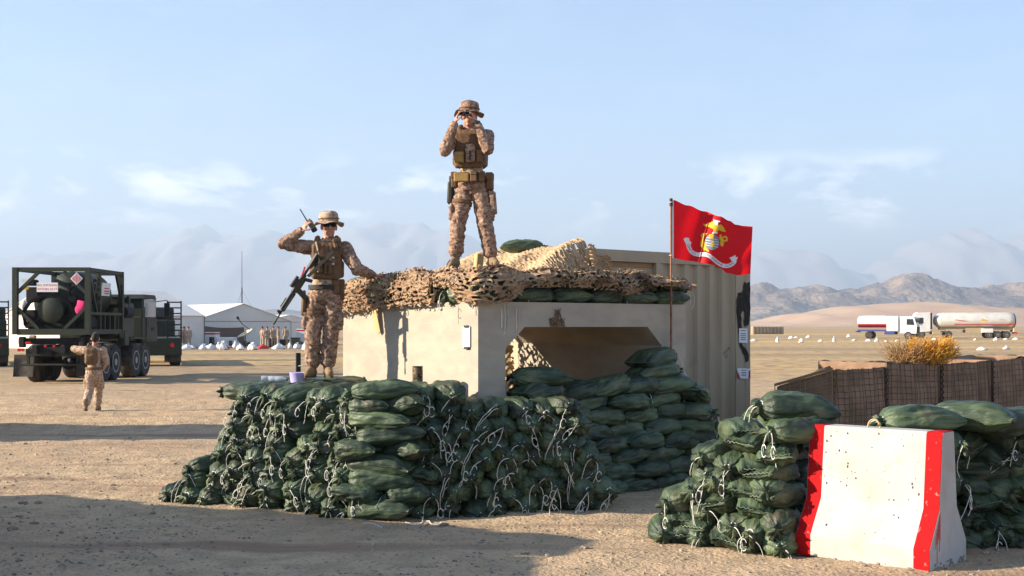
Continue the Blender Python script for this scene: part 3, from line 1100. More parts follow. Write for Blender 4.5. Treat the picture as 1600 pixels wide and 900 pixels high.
for i in range(9):          # a torn corner of knotted netting
    a = -.02 + .024 * i
    top_ = .03 + (.17 if 2 < i < 7 else .07) * (1 - .1 * rc.random())
    sc_.tube([SCP(a + .012 * math.sin(k * 2.2 + i), top_ * k / 6) for k in range(7)], .0045, 4)
    sc_.tube([SCP(a + .035 * k / 4 - .02, top_ * (1 - k / 4) * .9) for k in range(5)], .0045, 4)
tag(sc_.build('net_scrap', M['coyote'], smooth=60), 'torn scrap of brown netting stuck above the bunker opening', 'net scrap')

M['pit_pale'] = mat('bare_concrete_chip', (0.30, 0.26, 0.21), (0.2, 0.17, 0.14), 20, 0.95)
# ------------------------------------------------------------------ painted concrete barrier
U = Vector((0.73, -0.68, 0)).normalized()
NB = Vector((-U.y, U.x, 0)) * -1.0        # towards the camera, to the left
b0 = Vector((3.198, 9.325, 0)) - U * 1.14 - NB * 0.34
BLN = 1.14
bar = thing('concrete_barrier', b0, 'white concrete barrier with red end stripes among the right-hand sandbags', 'barrier')


def bprof(g):
    return [(0.34 + g, 0), (0.34 + g, 0.17), (0.16 + g, 0.46), (0.105 + g, 1.06 - .015), (0.09, 1.06 + g), (-0.09, 1.06 + g), (-0.105 - g, 1.045),
            (-0.16 - g, 0.46), (-0.34 - g, 0.17), (-0.34 - g, 0)]


MB().prism(bprof(0), b0, NB, Vector((0, 0, 1)), U * BLN).build('body', M['white_paint'], bar, smooth=0, world=True)
for u0 in (-0.003, BLN - 0.125):
    MB().prism(bprof(0.003), b0 + U * u0, NB, Vector((0, 0, 1)), U * 0.128).build('red_stripe', M['red_paint'], bar, smooth=0, world=True)
# the stripes wrap the faces only: white skins cover the ends
for u0 in (-0.007, BLN + 0.0035):
    MB().prism(bprof(-0.002), b0 + U * u0, NB, Vector((0, 0, 1)), U * 0.0035).build('end_face', M['white_paint'], bar, smooth=0, world=True)
dk = MB()
for i in range(7):
    w = 0.002 + 0.003 * R.random()
    s_ = 0.155 + i * 0.014
    ln = R.uniform(0.08, 0.3)
    dk.prism([(s_ - w, 0.42 - ln - i * .02), (s_ + w, 0.42 - ln - i * .02), (s_ + w, 0.44 - i * .03), (s_ - w, 0.44 - i * .03)], b0 + U * (BLN + .0075), NB, Vector((0, 0, 1)), U * 0.001)
dk.build('paint_drips', M['red_print'], bar, smooth=0, world=True)
chp = MB()
for i in range(70):
    side_ = R.random()
    r = 0.008 + 0.012 * R.random() ** 2
    if side_ < .6:
        p_ = b0 + U * R.uniform(0, BLN) + NB * .330 + Vector((0, 0, R.uniform(-.01, .02)))
    else:
        p_ = b0 + U * BLN + NB * R.uniform(-.33, .33) + Vector((0, 0, R.uniform(0, .05)))
    chp.ell(p_, (r * 1.4, r * 1.4, r * .8), rot(R.random() * 3), n=6)
stuff(chp.build('edge_chips', M['pit_pale'], bar, smooth=0, world=True))
lp = MB()
lc = b0 + U * 0.52 + Vector((0, 0, 1.06))
lp.tube([lc + U * (0.055 * math.cos(a)) + Vector((0, 0, 0.075 * math.sin(a) - .01)) for a in np.linspace(0, math.pi, 13)], 0.008, 6)
lp.build('lifting_loop', M['card'], bar, smooth=60, world=True)
pit = MB()
for i in range(120):
    u = R.uniform(0.14, 1.0)
    z = R.uniform(0.5, 1.03) if R.random() < .75 else R.uniform(.2, .5)
    wdt = 0.16 + (0.105 - 0.16) * (z - 0.46) / 0.585 if z > .46 else 0.34 - (z - .17) / .29 * .18
    r = 0.0018 + 0.0065 * R.random() ** 3
    pit.ell(b0 + U * u + NB * (wdt + .0005) + Vector((0, 0, z)), (r, r, r * R.uniform(1, 1.9)), n=6)
stuff(pit.build('air_pits', M['pit'], bar, smooth=60, world=True))

# ------------------------------------------------------------------ wire and fabric gabion wall on the right
h0 = Vector((3.98, 15.05, 0))
hd = Vector((3.75, 3.3, 0)).normalized()
hn_ = Vector((hd.y, -hd.x, 0))


def gabion(o, d, n, length, height, depth, label, grp, seed, slump=0.0):
    t = thing('gabion_basket', o, label, 'gabion', group=grp)
    rr = random.Random(seed)
    hts = [height + rr.uniform(-.04, .05) for _ in range(3)]

    def top(u):
        return interp([(0, hts[0]), (.5, hts[1]), (1, hts[2])], u) + 0.012 * noise.noise((u * 9, seed, 0))

    def bulge(u, v):
        return 0.07 * math.sin(math.pi * u) ** .6 * math.sin(math.pi * min(1, v * .8 + .1)) + 0.025 * noise.noise((u * 5, v * 4, seed)) + 0.018 * math.sin(u * 26 + seed) * (.3 + v)
    fb = MB()
    fb.grid(40, 24, lambda u, v: o + d * (u * length) + n * bulge(u, v) + Vector((0, 0, v * top(u))))
    fb.grid(20, 6, lambda u, v: o + d * (u * length) - n * (v * depth) + Vector((0, 0, (top(u) - (0.10 if 0 < v < 1 else 0.0)) - slump * v * (1 - u) + .05 * noise.noise((u * 4, v * 4, seed)))))
    fb.grid(6, 10, lambda u, v: o - n * (u * depth) + Vector((0, 0, v * (top(0) - slump * u))))
    fb.grid(6, 10, lambda u, v: o + d * length - n * (u * depth) + Vector((0, 0, v * top(1))))
    fb.grid(20, 10, lambda u, v: o + d * (u * length) - n * depth + Vector((0, 0, v * (top(u) - slump * (1 - u)))))
    fb.build('fabric_liner', M['hesco'], t, smooth=60, world=True)
    w = MB()
    k = int(length / 0.0765)
    for i in range(k + 1):
        u = i / k
        w.tube([o + d * (u * length) + n * (bulge(u, v) + 0.012) + Vector((0, 0, v * top(u) + .015)) for v in np.linspace(0, 1, 8)], 0.0026, 4)
    for j in range(int(height / 0.0765) + 1):
        v = j * 0.0765 / height
        w.tube([o + d * (u * length) + n * (bulge(u, v) + 0.015) + Vector((0, 0, v * top(u))) for u in np.linspace(0, 1, 12)], 0.0026, 4)
    w.build('wire_mesh', M['wire'], t, smooth=0, world=True)
    for e in (0.0, length):
        cl = MB()
        cl.tube([o + d * e + n * (0.025 + 0.012 * math.cos(a * 9)) + d * (0.012 * math.sin(a * 9)) + Vector((0, 0, a * height / 12)) for a in np.linspace(0, 12, 60)], 0.005, 5)
        cl.build('joining_coil', M['wire'], t, smooth=0, world=True)
    return t


labs = ['brown fabric wire gabion nearest the leaning mesh panel', 'brown fabric wire gabion under the golden tumbleweed',
        'brown fabric wire gabion just right of the tumbleweed', 'brown fabric wire gabion cut by the right photo edge', 'brown fabric wire gabion beyond the right photo edge']
u0 = 0.0
for i, ln in enumerate((1.20, 1.38, 1.42, 1.45, 1.45)):
    gabion(h0 + hd * u0, hd, hn_, ln - .02, 1.36 + (0.03 if i else -.01), 0.85 if i == 0 else 1.05, labs[i], 'gabions in a row on the right', 3.3 + i, 0.24 if i == 0 else 0.0)
    u0 += ln
# fallen mesh panel
fo = h0 - hd * 0.03
fp = [fo - hn_ * 0.86 + Vector((0, 0, 1.13)), fo + Vector((0, 0, 1.36)), fo, fo - hn_ * 0.86]
wp = MB()
for i in range(12):
    k = i / 11
    wp.cyl(fp[0].lerp(fp[1], k), fp[3].lerp(fp[2], k), 0.006 if i in (0, 11) else 0.004, n=5)
for j in range(17):
    k = j / 16
    wp.cyl(fp[0].lerp(fp[3], k), fp[1].lerp(fp[2], k), 0.012 if j == 0 else 0.004, n=5)
wpo = thing('mesh_panel', (fp[3] + fp[2]) / 2, 'sun-toned rusty wire mesh panel closing the slumped left end of the gabions', 'mesh panel')
wp.build('wire_grid', M['wire_sun_toned'], wpo, smooth=0, world=True)
MB().bar(fp[0], fp[1], 0.03, 0.03).build('top_rod', M['wire_sun_toned'], wpo, smooth=0, world=True)

# tumbleweed caught on the gabions
tw = thing('tumbleweed', P(1440, 563, 16.6), 'golden dry tumbleweed caught on top of the gabions', 'tumbleweed')
for gold, cx, cy, rx, rz, n in ((False, 1415, 556, 0.42, 0.30, 420), (True, 1455, 552, 0.42, 0.27, 1300)):
    c = P(cx, cy, 16.65)
    mb = MB()
    rr = random.Random(5 + gold)
    root = c + Vector((0, 0, -0.18))
    for i in range(n):
        a = rr.random() * 6.28
        e = rr.uniform(-0.15, 1.0)
        rd = rr.random() ** 0.45
        tgt = c + Vector((math.cos(a) * rx * rd * math.sqrt(max(0, 1 - e * e * .6)), math.sin(a) * 0.36 * rd, e * rz * rd))
        st_ = root.lerp(tgt, rr.uniform(0.25, 0.75) if i > 40 else 0) + Vector((rr.gauss(0, .05), rr.gauss(0, .05), rr.gauss(0, .03)))
        mid = st_.lerp(tgt, .5) + Vector((rr.gauss(0, .04), rr.gauss(0, .04), rr.gauss(0.02, .03)))
        q = [(st_ * (1 - t) ** 2 + mid * 2 * t * (1 - t) + tgt * t * t) for t in (0, .35, .7, 1)]
        mb.tube(q, [0.004, 0.0035, 0.003, 0.0022], 3)
    mb.build('dry_twigs', M['twig_gold'] if gold else M['twig'], tw, smooth=0, world=True)

# ------------------------------------------------------------------ sandbags
ORD = ['first', 'second', 'third', 'fourth', 'fifth', 'sixth', 'seventh', 'eighth', 'ninth', 'tenth', 'eleventh', 'twelfth', 'thirteenth', 'fourteenth']


def bag_mesh(seed, fat=1.0):
    """filled sack along x: sewn flat end at -x, gathered and tied neck with a ruffled tuft at +x"""
    rr = random.Random(seed)
    nT, nA = 40, 56
    ph = [rr.random() * 6.28 for _ in range(8)]
    kk = [rr.choice((7, 8, 9, 10, 11)), rr.choice((13, 15, 17)), rr.choice((4, 5))]
    vs, fs = [], []
    L = 0.31
    sag = rr.uniform(0.01, 0.035)
    bulge = rr.uniform(-0.03, 0.03)
    ts = [1 - (1 - i / nT) ** 1.15 for i in range(nT + 1)]
    for i, t in enumerate(ts):
        x = -L + (0.70 * t if t < .88 else .616 + (t - .88) * .42)
        # half width and half height along the bag
        a = min(1.0, t / 0.34)
        hw = 0.160 + 0.020 * math.sin(math.pi * min(1, t / 0.75)) + bulge * math.sin(math.pi * t)* .5
        hh = (0.006 + 0.090 * (a * (2 - a)) ** 0.75) * fat
        neck = 0.0
        if t > 0.60:
            q = min(1.0, (t - 0.60) / 0.28)
            s = math.sqrt(max(0.0, 1 - q ** 3.0))
            hw = hw * s + 0.030 * (1 - s)
            hh = hh * s + 0.028 * (1 - s)
            neck = q ** 1.5
        if t > 0.88:
            q = (t - 0.88) / 0.12
            hw = 0.030 + 0.036 * q
            hh = 0.028 + 0.030 * q
        for k in range(nA):
            th = 2 * math.pi * k / nA
            c, s_ = math.cos(th), math.sin(th)
            ex = 0.78 if t < 0.88 else 1.0
            y = hw * math.copysign(abs(c) ** ex, c)
            z = hh * math.copysign(abs(s_) ** ex, s_)
            g = 1.0
            amp = 0.20 * neck if t < 0.88 else 0.34
            g += amp * (0.5 * math.cos(kk[0] * th + ph[0]) + 0.35 * math.cos(kk[1] * th + ph[1] + 3 * t) + 0.3 * math.cos(kk[2] * th + ph[2]))
            # creases along the sack from the seam
            cre = 0.05 * max(0, 1 - t / 0.3)
            g += cre * (math.cos(12 * th + ph[3]) + 0.6 * math.cos(19 * th + ph[4]))
            y *= g
            z *= g
            lump = 0.011 * noise.noise((x * 7 + seed * 3.1, y * 7, z * 7)) + 0.006 * noise.noise((x * 18 + seed, y * 18, z * 9))
            z += lump * (1 if t < .88 else .3)
            y += lump * 0.8
            fold = 0.0075 * noise.noise((x * 5 + seed * 1.7, th * 3.2, 2.2)) * (1 if t < .8 else 0)
            fold += 0.0055 * (1 - 2.2 * abs(noise.noise((x * 4 + seed * 2.3, th * 2.1 + x * 3, 5.1)))) * (1 if t < .8 else 0)
            y += fold * c * 2
            z += fold * s_ * 2
            z -= sag * ((x / L) ** 2) * 0.6
            xx = x
            if t > 0.88:
                xx += 0.02 * math.cos(kk[2] * th + ph[5]) * (t - .88) / .12
                z -= 0.018 * (t - 0.88) / 0.12
            if t < 0.03:
                xx += 0.006 * math.cos(5 * th + ph[6])
            vs.append((xx, y, z))
    for i in range(nT):
        for k in range(nA):
            fs.append((i * nA + k, i * nA + (k + 1) % nA, (i + 1) * nA + (k + 1) % nA, (i + 1) * nA + k))
    fs.append(tuple(range(nA)))
    # the tuft is an open ruffle closed a little inside
    b = len(vs)
    vs.append((-L + 0.635, 0, -0.01))
    fs += [(nT * nA + k, nT * nA + (k + 1) % nA, b) for k in range(nA)]
    mb = MB()
    mb.add(vs, [tuple(reversed(f)) for f in fs])
    return mb.mesh('sandbag', M['bag'], smooth=180)


def seam_mesh(seed):
    rr = random.Random(seed)
    mb = MB()
    pts = []
    for i in range(15):
        y = -0.15 + 0.30 * i / 14
        pts.append((-0.312 + 0.004 * rr.random(), y, 0.008 - 0.018 * (1 if i % 2 else .4)))
    mb.tube(pts, 0.0035, 4)
    return mb.mesh('sewn_seam', M['seam'], smooth=60)


def cord_mesh(seed):
    rr = random.Random(100 + seed)
    mb = MB()
    nx_ = 0.300
    mb.tube([(nx_ + 0.004 * math.sin(3 * a), 0.036 * math.cos(a), 0.034 * math.sin(a) - 0.008) for a in np.linspace(0, 6.28, 15)], 0.006, 5)
    for k in range(2 if seed % 3 else 1):
        p = Vector((nx_ + 0.02, rr.uniform(-.035, .035), -0.01))
        d = Vector((0.6, rr.gauss(0, 0.6), rr.uniform(-.3, .5)))
        pts = [p.copy()]
        n = rr.randint(8, 17)
        for i in range(n):
            d += Vector((-0.10 if p.x > nx_ + .03 else 0.05, rr.gauss(0, 0.22), -0.26 + (0.22 if i > n * .7 else 0)))
            d.x = max(-0.4, min(0.7, d.x))
            d.normalize()
            p = p + d * 0.022
            p.x = max(nx_ - 0.03, p.x)
            pts.append(p.copy())
        mb.tube(pts, 0.0032, 5)
        if rr.random() < 0.5:      # a loop at the end of the bow
            c = pts[len(pts) // 2]
            mb.tube([c + Vector((0.012, 0.03 * math.cos(a) + .02, 0.045 * math.sin(a) - .03)) for a in np.linspace(0.4, 5.6, 12)], 0.0036, 5)
    return mb.mesh('tie_cord', M['cord'], smooth=60)


BAGS = [bag_mesh(s, f) for s, f in ((1, 1.0), (2, 1.1), (3, .95), (4, 1.05), (5, 1.0), (6, .9), (7, 1.1), (8, 1.0), (9, 1.05), (10, .95))]
SEAMS = [seam_mesh(s) for s in range(3)]
CORDS = [cord_mesh(s) for s in range(12)]
rb = random.Random(21)
N_BAGS = 0


def bag(p, yaw, label, group, pitch=0.0, roll=0.0, sc=(1, 1, 1), cord=0.85, var=None):
    """one sack, centre at p; its tied neck points along yaw"""
    global N_BAGS
    N_BAGS += 1
    o = bpy.data.objects.new('sandbag', BAGS[rb.randrange(len(BAGS)) if var is None else var])
    COL.objects.link(o)
    o.location = p
    o.rotation_euler = (roll, pitch, yaw)
    o.scale = sc
    tag(o, label, 'sandbag', group)
    s = bpy.data.objects.new('sewn_seam', SEAMS[rb.randrange(len(SEAMS))])
    s.parent = o
    COL.objects.link(s)
    if rb.random() < cord:
        c = bpy.data.objects.new('tie_cord', CORDS[rb.randrange(len(CORDS))])
        c.parent = o
        COL.objects.link(c)
    return o


def row_word(r, n):
    return 'bottom row' if r == 0 else 'top row' if r == n - 1 else ORD[r] + ' row up'


def header_wall(p0, p1, rows, spacing, rowh, lab, grp, left=lambda r: 0.0, right=lambda r: 0.0, batter=0.035, cordp=0.9, seed=1, yawj=0.16, sc=0.9,
                sc_h=1.1, inset=0.33, turn=None):
    """courses of sacks laid with their ends facing out; p0 -> p1 is the foot of the face"""
    rr = random.Random(seed)
    p0, p1 = Vector(p0), Vector(p1)
    L = (p1 - p0).length
    d = (p1 - p0) / L
    n = Vector((d.y, -d.x, 0))           # outwards, to the right of the direction of travel
    yaw0 = math.atan2(n.y, n.x)
    for r in range(rows):
        a = left(r) + (spacing * 0.5 if r % 2 else 0.0)
        b = L - right(r)
        k = 0
        row = []
        while a < b - spacing * .3:
            row.append(a + spacing / 2 + rr.gauss(0, 0.018))
            a += spacing * rr.uniform(.93, 1.06)
        for k, q in enumerate(row):
            pr = row_word(r, rows)
            z = 0.085 + r * rowh + rr.gauss(0, 0.010)
            c = p0 + d * q - n * (inset + batter * r + rr.gauss(0, 0.028)) + Vector((0, 0, z))
            yaw = yaw0 + rr.gauss(0, yawj)
            flip = turn is not None and rr.random() < turn
            if flip:
                yaw += math.pi
            which = ORD[k] if k < len(ORD) else 'last'
            bag(c, yaw, lab % (pr, which), grp, pitch=rr.gauss(0.05, 0.09) * (-1 if flip else 1), roll=rr.gauss(0, 0.28),
                sc=(rr.uniform(.92, 1.06), sc * rr.uniform(.92, 1.06), sc_h * rr.uniform(.94, 1.06)), cord=cordp)


def stretcher_wall(p0, p1, rows, spacing, rowh, lab, grp, left=lambda r: 0.0, right=lambda r: 0.0, batter=0.02, cordp=0.8, seed=1, inset=0.2, sc=(1.0, 1.0, 1.1), yawj=.08):
    rr = random.Random(seed)
    p0, p1 = Vector(p0), Vector(p1)
    L = (p1 - p0).length
    d = (p1 - p0) / L
    n = Vector((d.y, -d.x, 0))
    yaw0 = math.atan2(d.y, d.x)
    for r in range(rows):
        a = left(r) + (spacing * 0.45 if r % 2 else 0.0)
        b = L - right(r)
        row = []
        while a < b - spacing * .35:
            row.append(a + spacing / 2 + rr.gauss(0, .02))
            a += spacing * rr.uniform(.95, 1.06)
        for k, q in enumerate(row):
            z = 0.085 + r * rowh + rr.gauss(0, .008)
            c = p0 + d * q - n * (inset + batter * r + rr.gauss(0, 0.03)) + Vector((0, 0, z))
            bag(c, yaw0 + rr.gauss(0, yawj) + (math.pi if rr.random() < .5 else 0), lab % (row_word(r, rows), ORD[min(k, 13)]), grp, pitch=rr.gauss(0, .05), roll=rr.gauss(0, .10),
                sc=(sc[0] * rr.uniform(.94, 1.05), sc[1] * rr.uniform(.92, 1.05), sc[2] * rr.uniform(.94, 1.06)), cord=cordp)


# sunlit left wing: sack ends face the camera
PL, PC, PR = Vector((-3.82, 13.12, 0)), Vector((-1.52, 11.95, 0)), Vector((1.02, 12.42, 0))
stepL = [0.0, 0.14, 0.30, 0.44, 0.56, 0.66, 0.72, 0.72]
header_wall(PL, PC, 8, 0.262, 0.152, 'tied green sandbag end in sunlit left wall, %s, %s from left', 'sandbags of the sunlit left wall',
            left=lambda r: stepL[r], right=lambda r: 0.0, batter=0.03, seed=11, turn=0.06)
# second rank on top, where the man with the radio stands
dL = (PC - PL).normalized(); nL = Vector((dL.y, -dL.x, 0))
for i, q in enumerate((0.72, 1.05, 1.38, 1.72, 2.05)):
    bag(PL + dL * q - nL * 1.02 + Vector((0, 0, 1.15 + rb.gauss(0, .012))), math.atan2(nL.y, nL.x) + rb.gauss(0, .12) + (math.pi if i % 2 else 0),
        'green sandbag lying behind the left wall top, %s from left' % ORD[i], 'sandbags behind the left wall top', roll=rb.gauss(0, .08), cord=.3, sc=(1.05, 1.05, 1.1))
for i, (px, py, d, yaw) in enumerate(((396, 597, 13.6, 2.9), (412, 594, 13.9, 0.1), (440, 592, 14.3, 0.2), (478, 598, 14.15, 3.3), (520, 596, 14.0, .3), (530, 590, 14.5, 0.0))):
    c = P(px, py, d); c.z = 1.17
    bag(c, yaw, 'green sandbag around the feet of the man with the radio, %s from left' % ORD[i], 'sandbags around the boots', sc=(1.1, 1.1, 1.05), cord=.2)

# corner column, sacks lying sideways
cols_c = Vector((-1.30, 11.84, 0))
for r in range(9):
    for side in ((0,) if r % 3 != 1 else (-1, 1)):
        off = side * 0.22 + rb.gauss(0, .04)
        c = cols_c + Vector((off * 0.97 + 0.005 * r, 0.20 + 0.018 * r + abs(side) * .02 + rb.gauss(0, .02), 0.085 + r * 0.146))
        yaw = rb.gauss(-0.18, 0.16) + (math.pi if rb.random() < .55 else 0)
        sx = 1.08 if side == 0 else 0.72
        where = '' if side == 0 else (' left half,' if side < 0 else ' right half,')
        bag(c, yaw, 'long green sandbag lying sideways in the near corner column,%s %s' % (where, row_word(r, 9)), 'sideways sandbags of the corner column',
            roll=rb.gauss(0, .08), pitch=rb.gauss(0, .06), sc=(sx * rb.uniform(.97, 1.05), 1.0, 1.02), cord=0.6)

# shaded right wing
PC2 = Vector((-0.98, 11.98, 0))
stepR = [0.0, 0.03, 0.08, 0.12, 0.18, 0.24, 0.34]
header_wall(PC2, PR, 7, 0.255, 0.158, 'tied green sandbag end in shaded front wall, %s, %s from left', 'sandbags of the shaded front wall',
            left=lambda r: 0.0, right=lambda r: stepR[r], batter=0.025, cordp=1.0, seed=5, turn=0.03)
for i, (q, zz) in enumerate(((0.10, 1.20), (0.42, 1.20))):
    dR = (PR - PC2).normalized(); nR = Vector((dR.y, -dR.x, 0))
    bag(PC2 + dR * q - nR * 0.50 + Vector((0, 0, zz)), math.atan2(nR.y, nR.x) + rb.gauss(0, .15),
        'plump green sandbag capping the shaded front wall beside the taped post, %s from left' % ORD[i], 'capping sandbags by the post', sc=(.95, 1, 1.15), cord=1)

# wall in front of the bunker opening: sacks lie lengthwise
Q0 = Vector((0.39, 12.86, 0)); Q1 = Q0 + E1 * 2.42
dips = [0.0] * 9


def q_left(r):
    return 0.0 if r < 8 else 9


stretcher_wall(Q0, Q1, 7, 0.57, 0.156, 'dark green sandbag lying lengthwise below the opening, %s, %s from left', 'lengthwise sandbags under the opening',
               right=lambda r: 0.03 * r, seed=8, inset=0.22, batter=0.03, cordp=.75)
caps = [((0.20, .40), 1.17, 0.05, 'plump dark sandbag against the left jamb of the opening'), ((0.24, .42), 1.33, -0.05, 'big dark sandbag topping the stack at the left jamb of the opening'),
        ((0.78, .42), 1.16, 0.1, 'dark sandbag on the wall right of the left jamb stack'), ((1.22, .40), 1.20, -.25, 'tilted dark sandbag at the lowest dip under the opening'),
        ((1.68, .40), 1.20, .12, 'dark sandbag with long white cord under the opening'), ((2.02, .42), 1.35, -.12, 'dark sandbag second from top in the right-hand heap'),
        ((2.05, .45), 1.50, -.16, 'dark sandbag crowning the right-hand heap in front of the flagpole'), ((2.18, .36), 1.20, .06, 'dark sandbag third from top in the right-hand heap')]
for (a, b), z, pit_, lb in caps:
    c = Q0 + E1 * a + E2 * b + Vector((0, 0, z))
    bag(c, math.atan2(E1.y, E1.x) + (math.pi if rb.random() < .6 else 0) + rb.gauss(0, .06), lb, 'loose sandbags on the wall under the opening', pitch=pit_ * .6, sc=(1.08, 1.05, 1.12), cord=1)
# its right end returns towards the container
for r in range(6):
    for k in range(1 if r > 3 else 2):
        c = Q0 + E1 * (2.58 + 0.20 * k - 0.02 * r) + E2 * (0.30 + 0.32 * k) + Vector((0, 0, 0.085 + 0.156 * r))
        bag(c, math.atan2(-E2.y, -E2.x) + 0.5 + rb.gauss(0, .2), 'dark green sandbag at the right end by the container, %s%s' % (row_word(r, 7), ', farther back' if k else ''),
            'sandbags at the right end of the opening wall', sc=(1, .95, 1.1), cord=.7)
c = Q0 + E1 * 2.62 + E2 * 0.34 + Vector((0, 0, 1.06))
bag(c, math.atan2(E1.y, E1.x) + .5, 'slumped dark sandbag with white cord crowning the end by the container', 'sandbags at the right end of the opening wall', pitch=.25, sc=(1, 1, 1.1), cord=1)

# right-hand heap left of the painted barrier, sunlit
W0, W1 = Vector((1.42, 11.08, 0)), Vector((2.46, 10.52, 0))
dW = (W1 - W0).normalized(); nW = Vector((dW.y, -dW.x, 0))
stepW = [-0.06, 0.0, 0.12, 0.22, 0.30, 0.36, 0.42, 0.48, 0.58]
header_wall(W0, W1, 9, 0.225, 0.126, 'green sandbag in the core of the barrier heap, %s, %s from left', 'sandbags in the core of the barrier heap',
            left=lambda r: stepW[r], right=lambda r: 0.0, batter=0.045, seed=14, yawj=0.35, cordp=.1, turn=0.4, sc=.78, sc_h=.92)
# the sacks that show on its face, one by one: pixel, tied end out (1) or sewn end out (0), turn
faceb = [(1041, 826, 1, .3), (1064, 803, 0, .5), (1077, 776, 1, -.4), (1099, 841, 1, .2), (1111, 816, 0, -.3), (1106, 789, 1, .3), (1107, 764, 1, -.2), (1112, 737, 1, .2), (1125, 706, 1, -.3),
         (1147, 719, 1, .1), (1156, 672, 0, .6), (1184, 687, 0, -.2), (1186, 722, 0, .3), (1142, 787, 0, -.3), (1169, 757, 0, .2), (1157, 815, 1, .1), (1135, 846, 0, .4), (1176, 851, 0, -.2),
         (1192, 822, 1, 0.0), (1189, 788, 0, .2), (1222, 738, 0, -.2), (1230, 708, 0, .15), (1232, 773, 0, -.35), (1232, 812, 1, .2), (1232, 853, 1, .3), (1145, 750, 1, -.3), (1205, 760, 1, .2), (1080, 830, 0, .1)]
for i, (px, py, tied, tw_) in enumerate(faceb):
    px -= 14 if px > 1215 else 4 if px > 1180 else 0
    d = interp([(1020, 10.62), (1260, 10.02)], px)
    for _ in range(3):
        z = max(0.09, H - (py - YH) * d / F)
        d = interp([(1020, 10.62), (1260, 10.02)], px) + 0.20 + 0.22 * z
    p_ = P(px, py, d); p_.z = max(0.09, p_.z)
    yaw = math.atan2(nW.y, nW.x) + tw_ + (0 if tied else math.pi)
    bag(p_, yaw, '%s green sandbag on the face of the barrier heap, %s counting upward' % ('tied-end' if tied else 'sewn-end', (ORD + ['fifteenth', 'sixteenth'])[sorted([-q[1] for q in faceb if q[2] == tied]).index(-py)]),
        'sandbags on the face of the barrier heap', pitch=rb.gauss(0, .07), roll=rb.gauss(0, .12), sc=(.95, .90, 1.12), cord=.75 if tied else .0)
for (px, py, d, yaw, pit_, lb) in ((1246, 637, 10.5, 3.3, -.10, 'large green sandbag crowning the heap left of the barrier'),
                                   (1252, 670, 10.42, 3.6, 0, 'green sandbag with gathered end just under the crowning one')):
    bag(P(px, py, d), yaw, lb, 'loose sandbags of the barrier heap', pitch=pit_, sc=(1.08, 1.0, 1.2), cord=.8)

# heap behind and right of the barrier
V0, V1 = Vector((3.45, 10.22, 0)), Vector((4.75, 10.42, 0))
header_wall(V0, V1, 8, 0.26, 0.138, 'dark green sandbag right of the painted barrier, %s, %s from left', 'sandbags right of the barrier', batter=0.02, seed=17, yawj=.5, turn=.5, sc=.88, sc_h=.98, cordp=.6)
for (px, py, d, yaw, lb) in ((1436, 655, 10.28, 3.3, 'sunlit green sandbag lying just behind the top of the barrier'),
                             (1520, 650, 10.45, 2.6, 'big green sandbag with long white cord right above the barrier'),
                             (1580, 660, 10.55, .3, 'green sandbag at the right photo edge on top of the heap')):
    bag(P(px, py, d), yaw, lb, 'top sandbags of the right heap', sc=(1.1, 1.05, 1.15), cord=1)
for r in range(6):
    bag(b0 + U * (0.55 + .1 * (r % 2)) - NB * 0.62 + Vector((0, 0, 0.085 + .165 * r)), math.atan2(U.y, U.x) + rb.gauss(0, .1), 'green sandbag hidden behind the barrier, %s' % row_word(r, 7),
        'sandbags behind the barrier', sc=(1.1, 1, 1.1), cord=.2)

# roof edge sacks under the net
k = 0
for lvl in range(2):
    for i in range(6):
        c = BK(0.30 + i * 0.54 + lvl * .1, 0.16 + .05 * lvl, BH + 0.085 + lvl * 0.16)
        bag(c, math.atan2(E1.y, E1.x) + rb.gauss(0, .05) + (math.pi if rb.random() < .5 else 0), 'dark green sandbag on the shaded roof edge, %s, %s from left' % ('upper row' if lvl else 'lower row', ORD[i]),
            'sandbags on the shaded roof edge', sc=(.92, .95, .98), cord=.9)
    for i in range(5):
        c = BK(0.17 + .05 * lvl, 0.62 + i * 0.5, BH + 0.085 + lvl * 0.15)
        bag(c, math.atan2(E2.y, E2.x), 'green sandbag under the net on the sunlit roof edge, %s, %s from corner' % ('upper row' if lvl else 'lower row', ORD[i]),
            'sandbags on the sunlit roof edge', sc=(.85, .9, .95), cord=.2)
bag(BK(0.20, 0.34, BH + .10), math.atan2(-E1.y, -E1.x) - .5, 'green sandbag end poking out of the net at the bunker corner', 'sandbags on the sunlit roof edge', sc=(.95, .9, 1.15), cord=1)
for i, (a, b) in enumerate(((0.45, 0.7), (0.62, 0.95), (0.9, 0.7), (0.85, 1.1), (1.2, .95))):
    bag(BK(a, b, BH + 0.17), RZ + i, 'green sandbag under the net below the man with binoculars, %s from the corner' % ORD[i], 'sandbags beneath the binocular man', sc=(1.1, 1, 1.75), cord=0)
bag(P(816, 385, 16.9), 0.15, 'bright green sandbag lying alone on the net at the container top', 'lone sandbag on the net', sc=(.95, .9, .9), cord=.0)

# packed earth under the man with the radio
em = MB()
em.grid(14, 10, lambda u, v: (-3.05 + 1.45 * u + 0.2 * v * (1 - u), 13.28 + 1.6 * v - 0.9 * u, 1.06 * min(1, 5 * u, 5 * (1 - v) + .0, 4 * v + .1, 4 * (1 - u) + .6) + .02 * noise.noise((u * 5, v * 5, 0))))
struct(em.build('earth_fill', M['ground'], smooth=60))

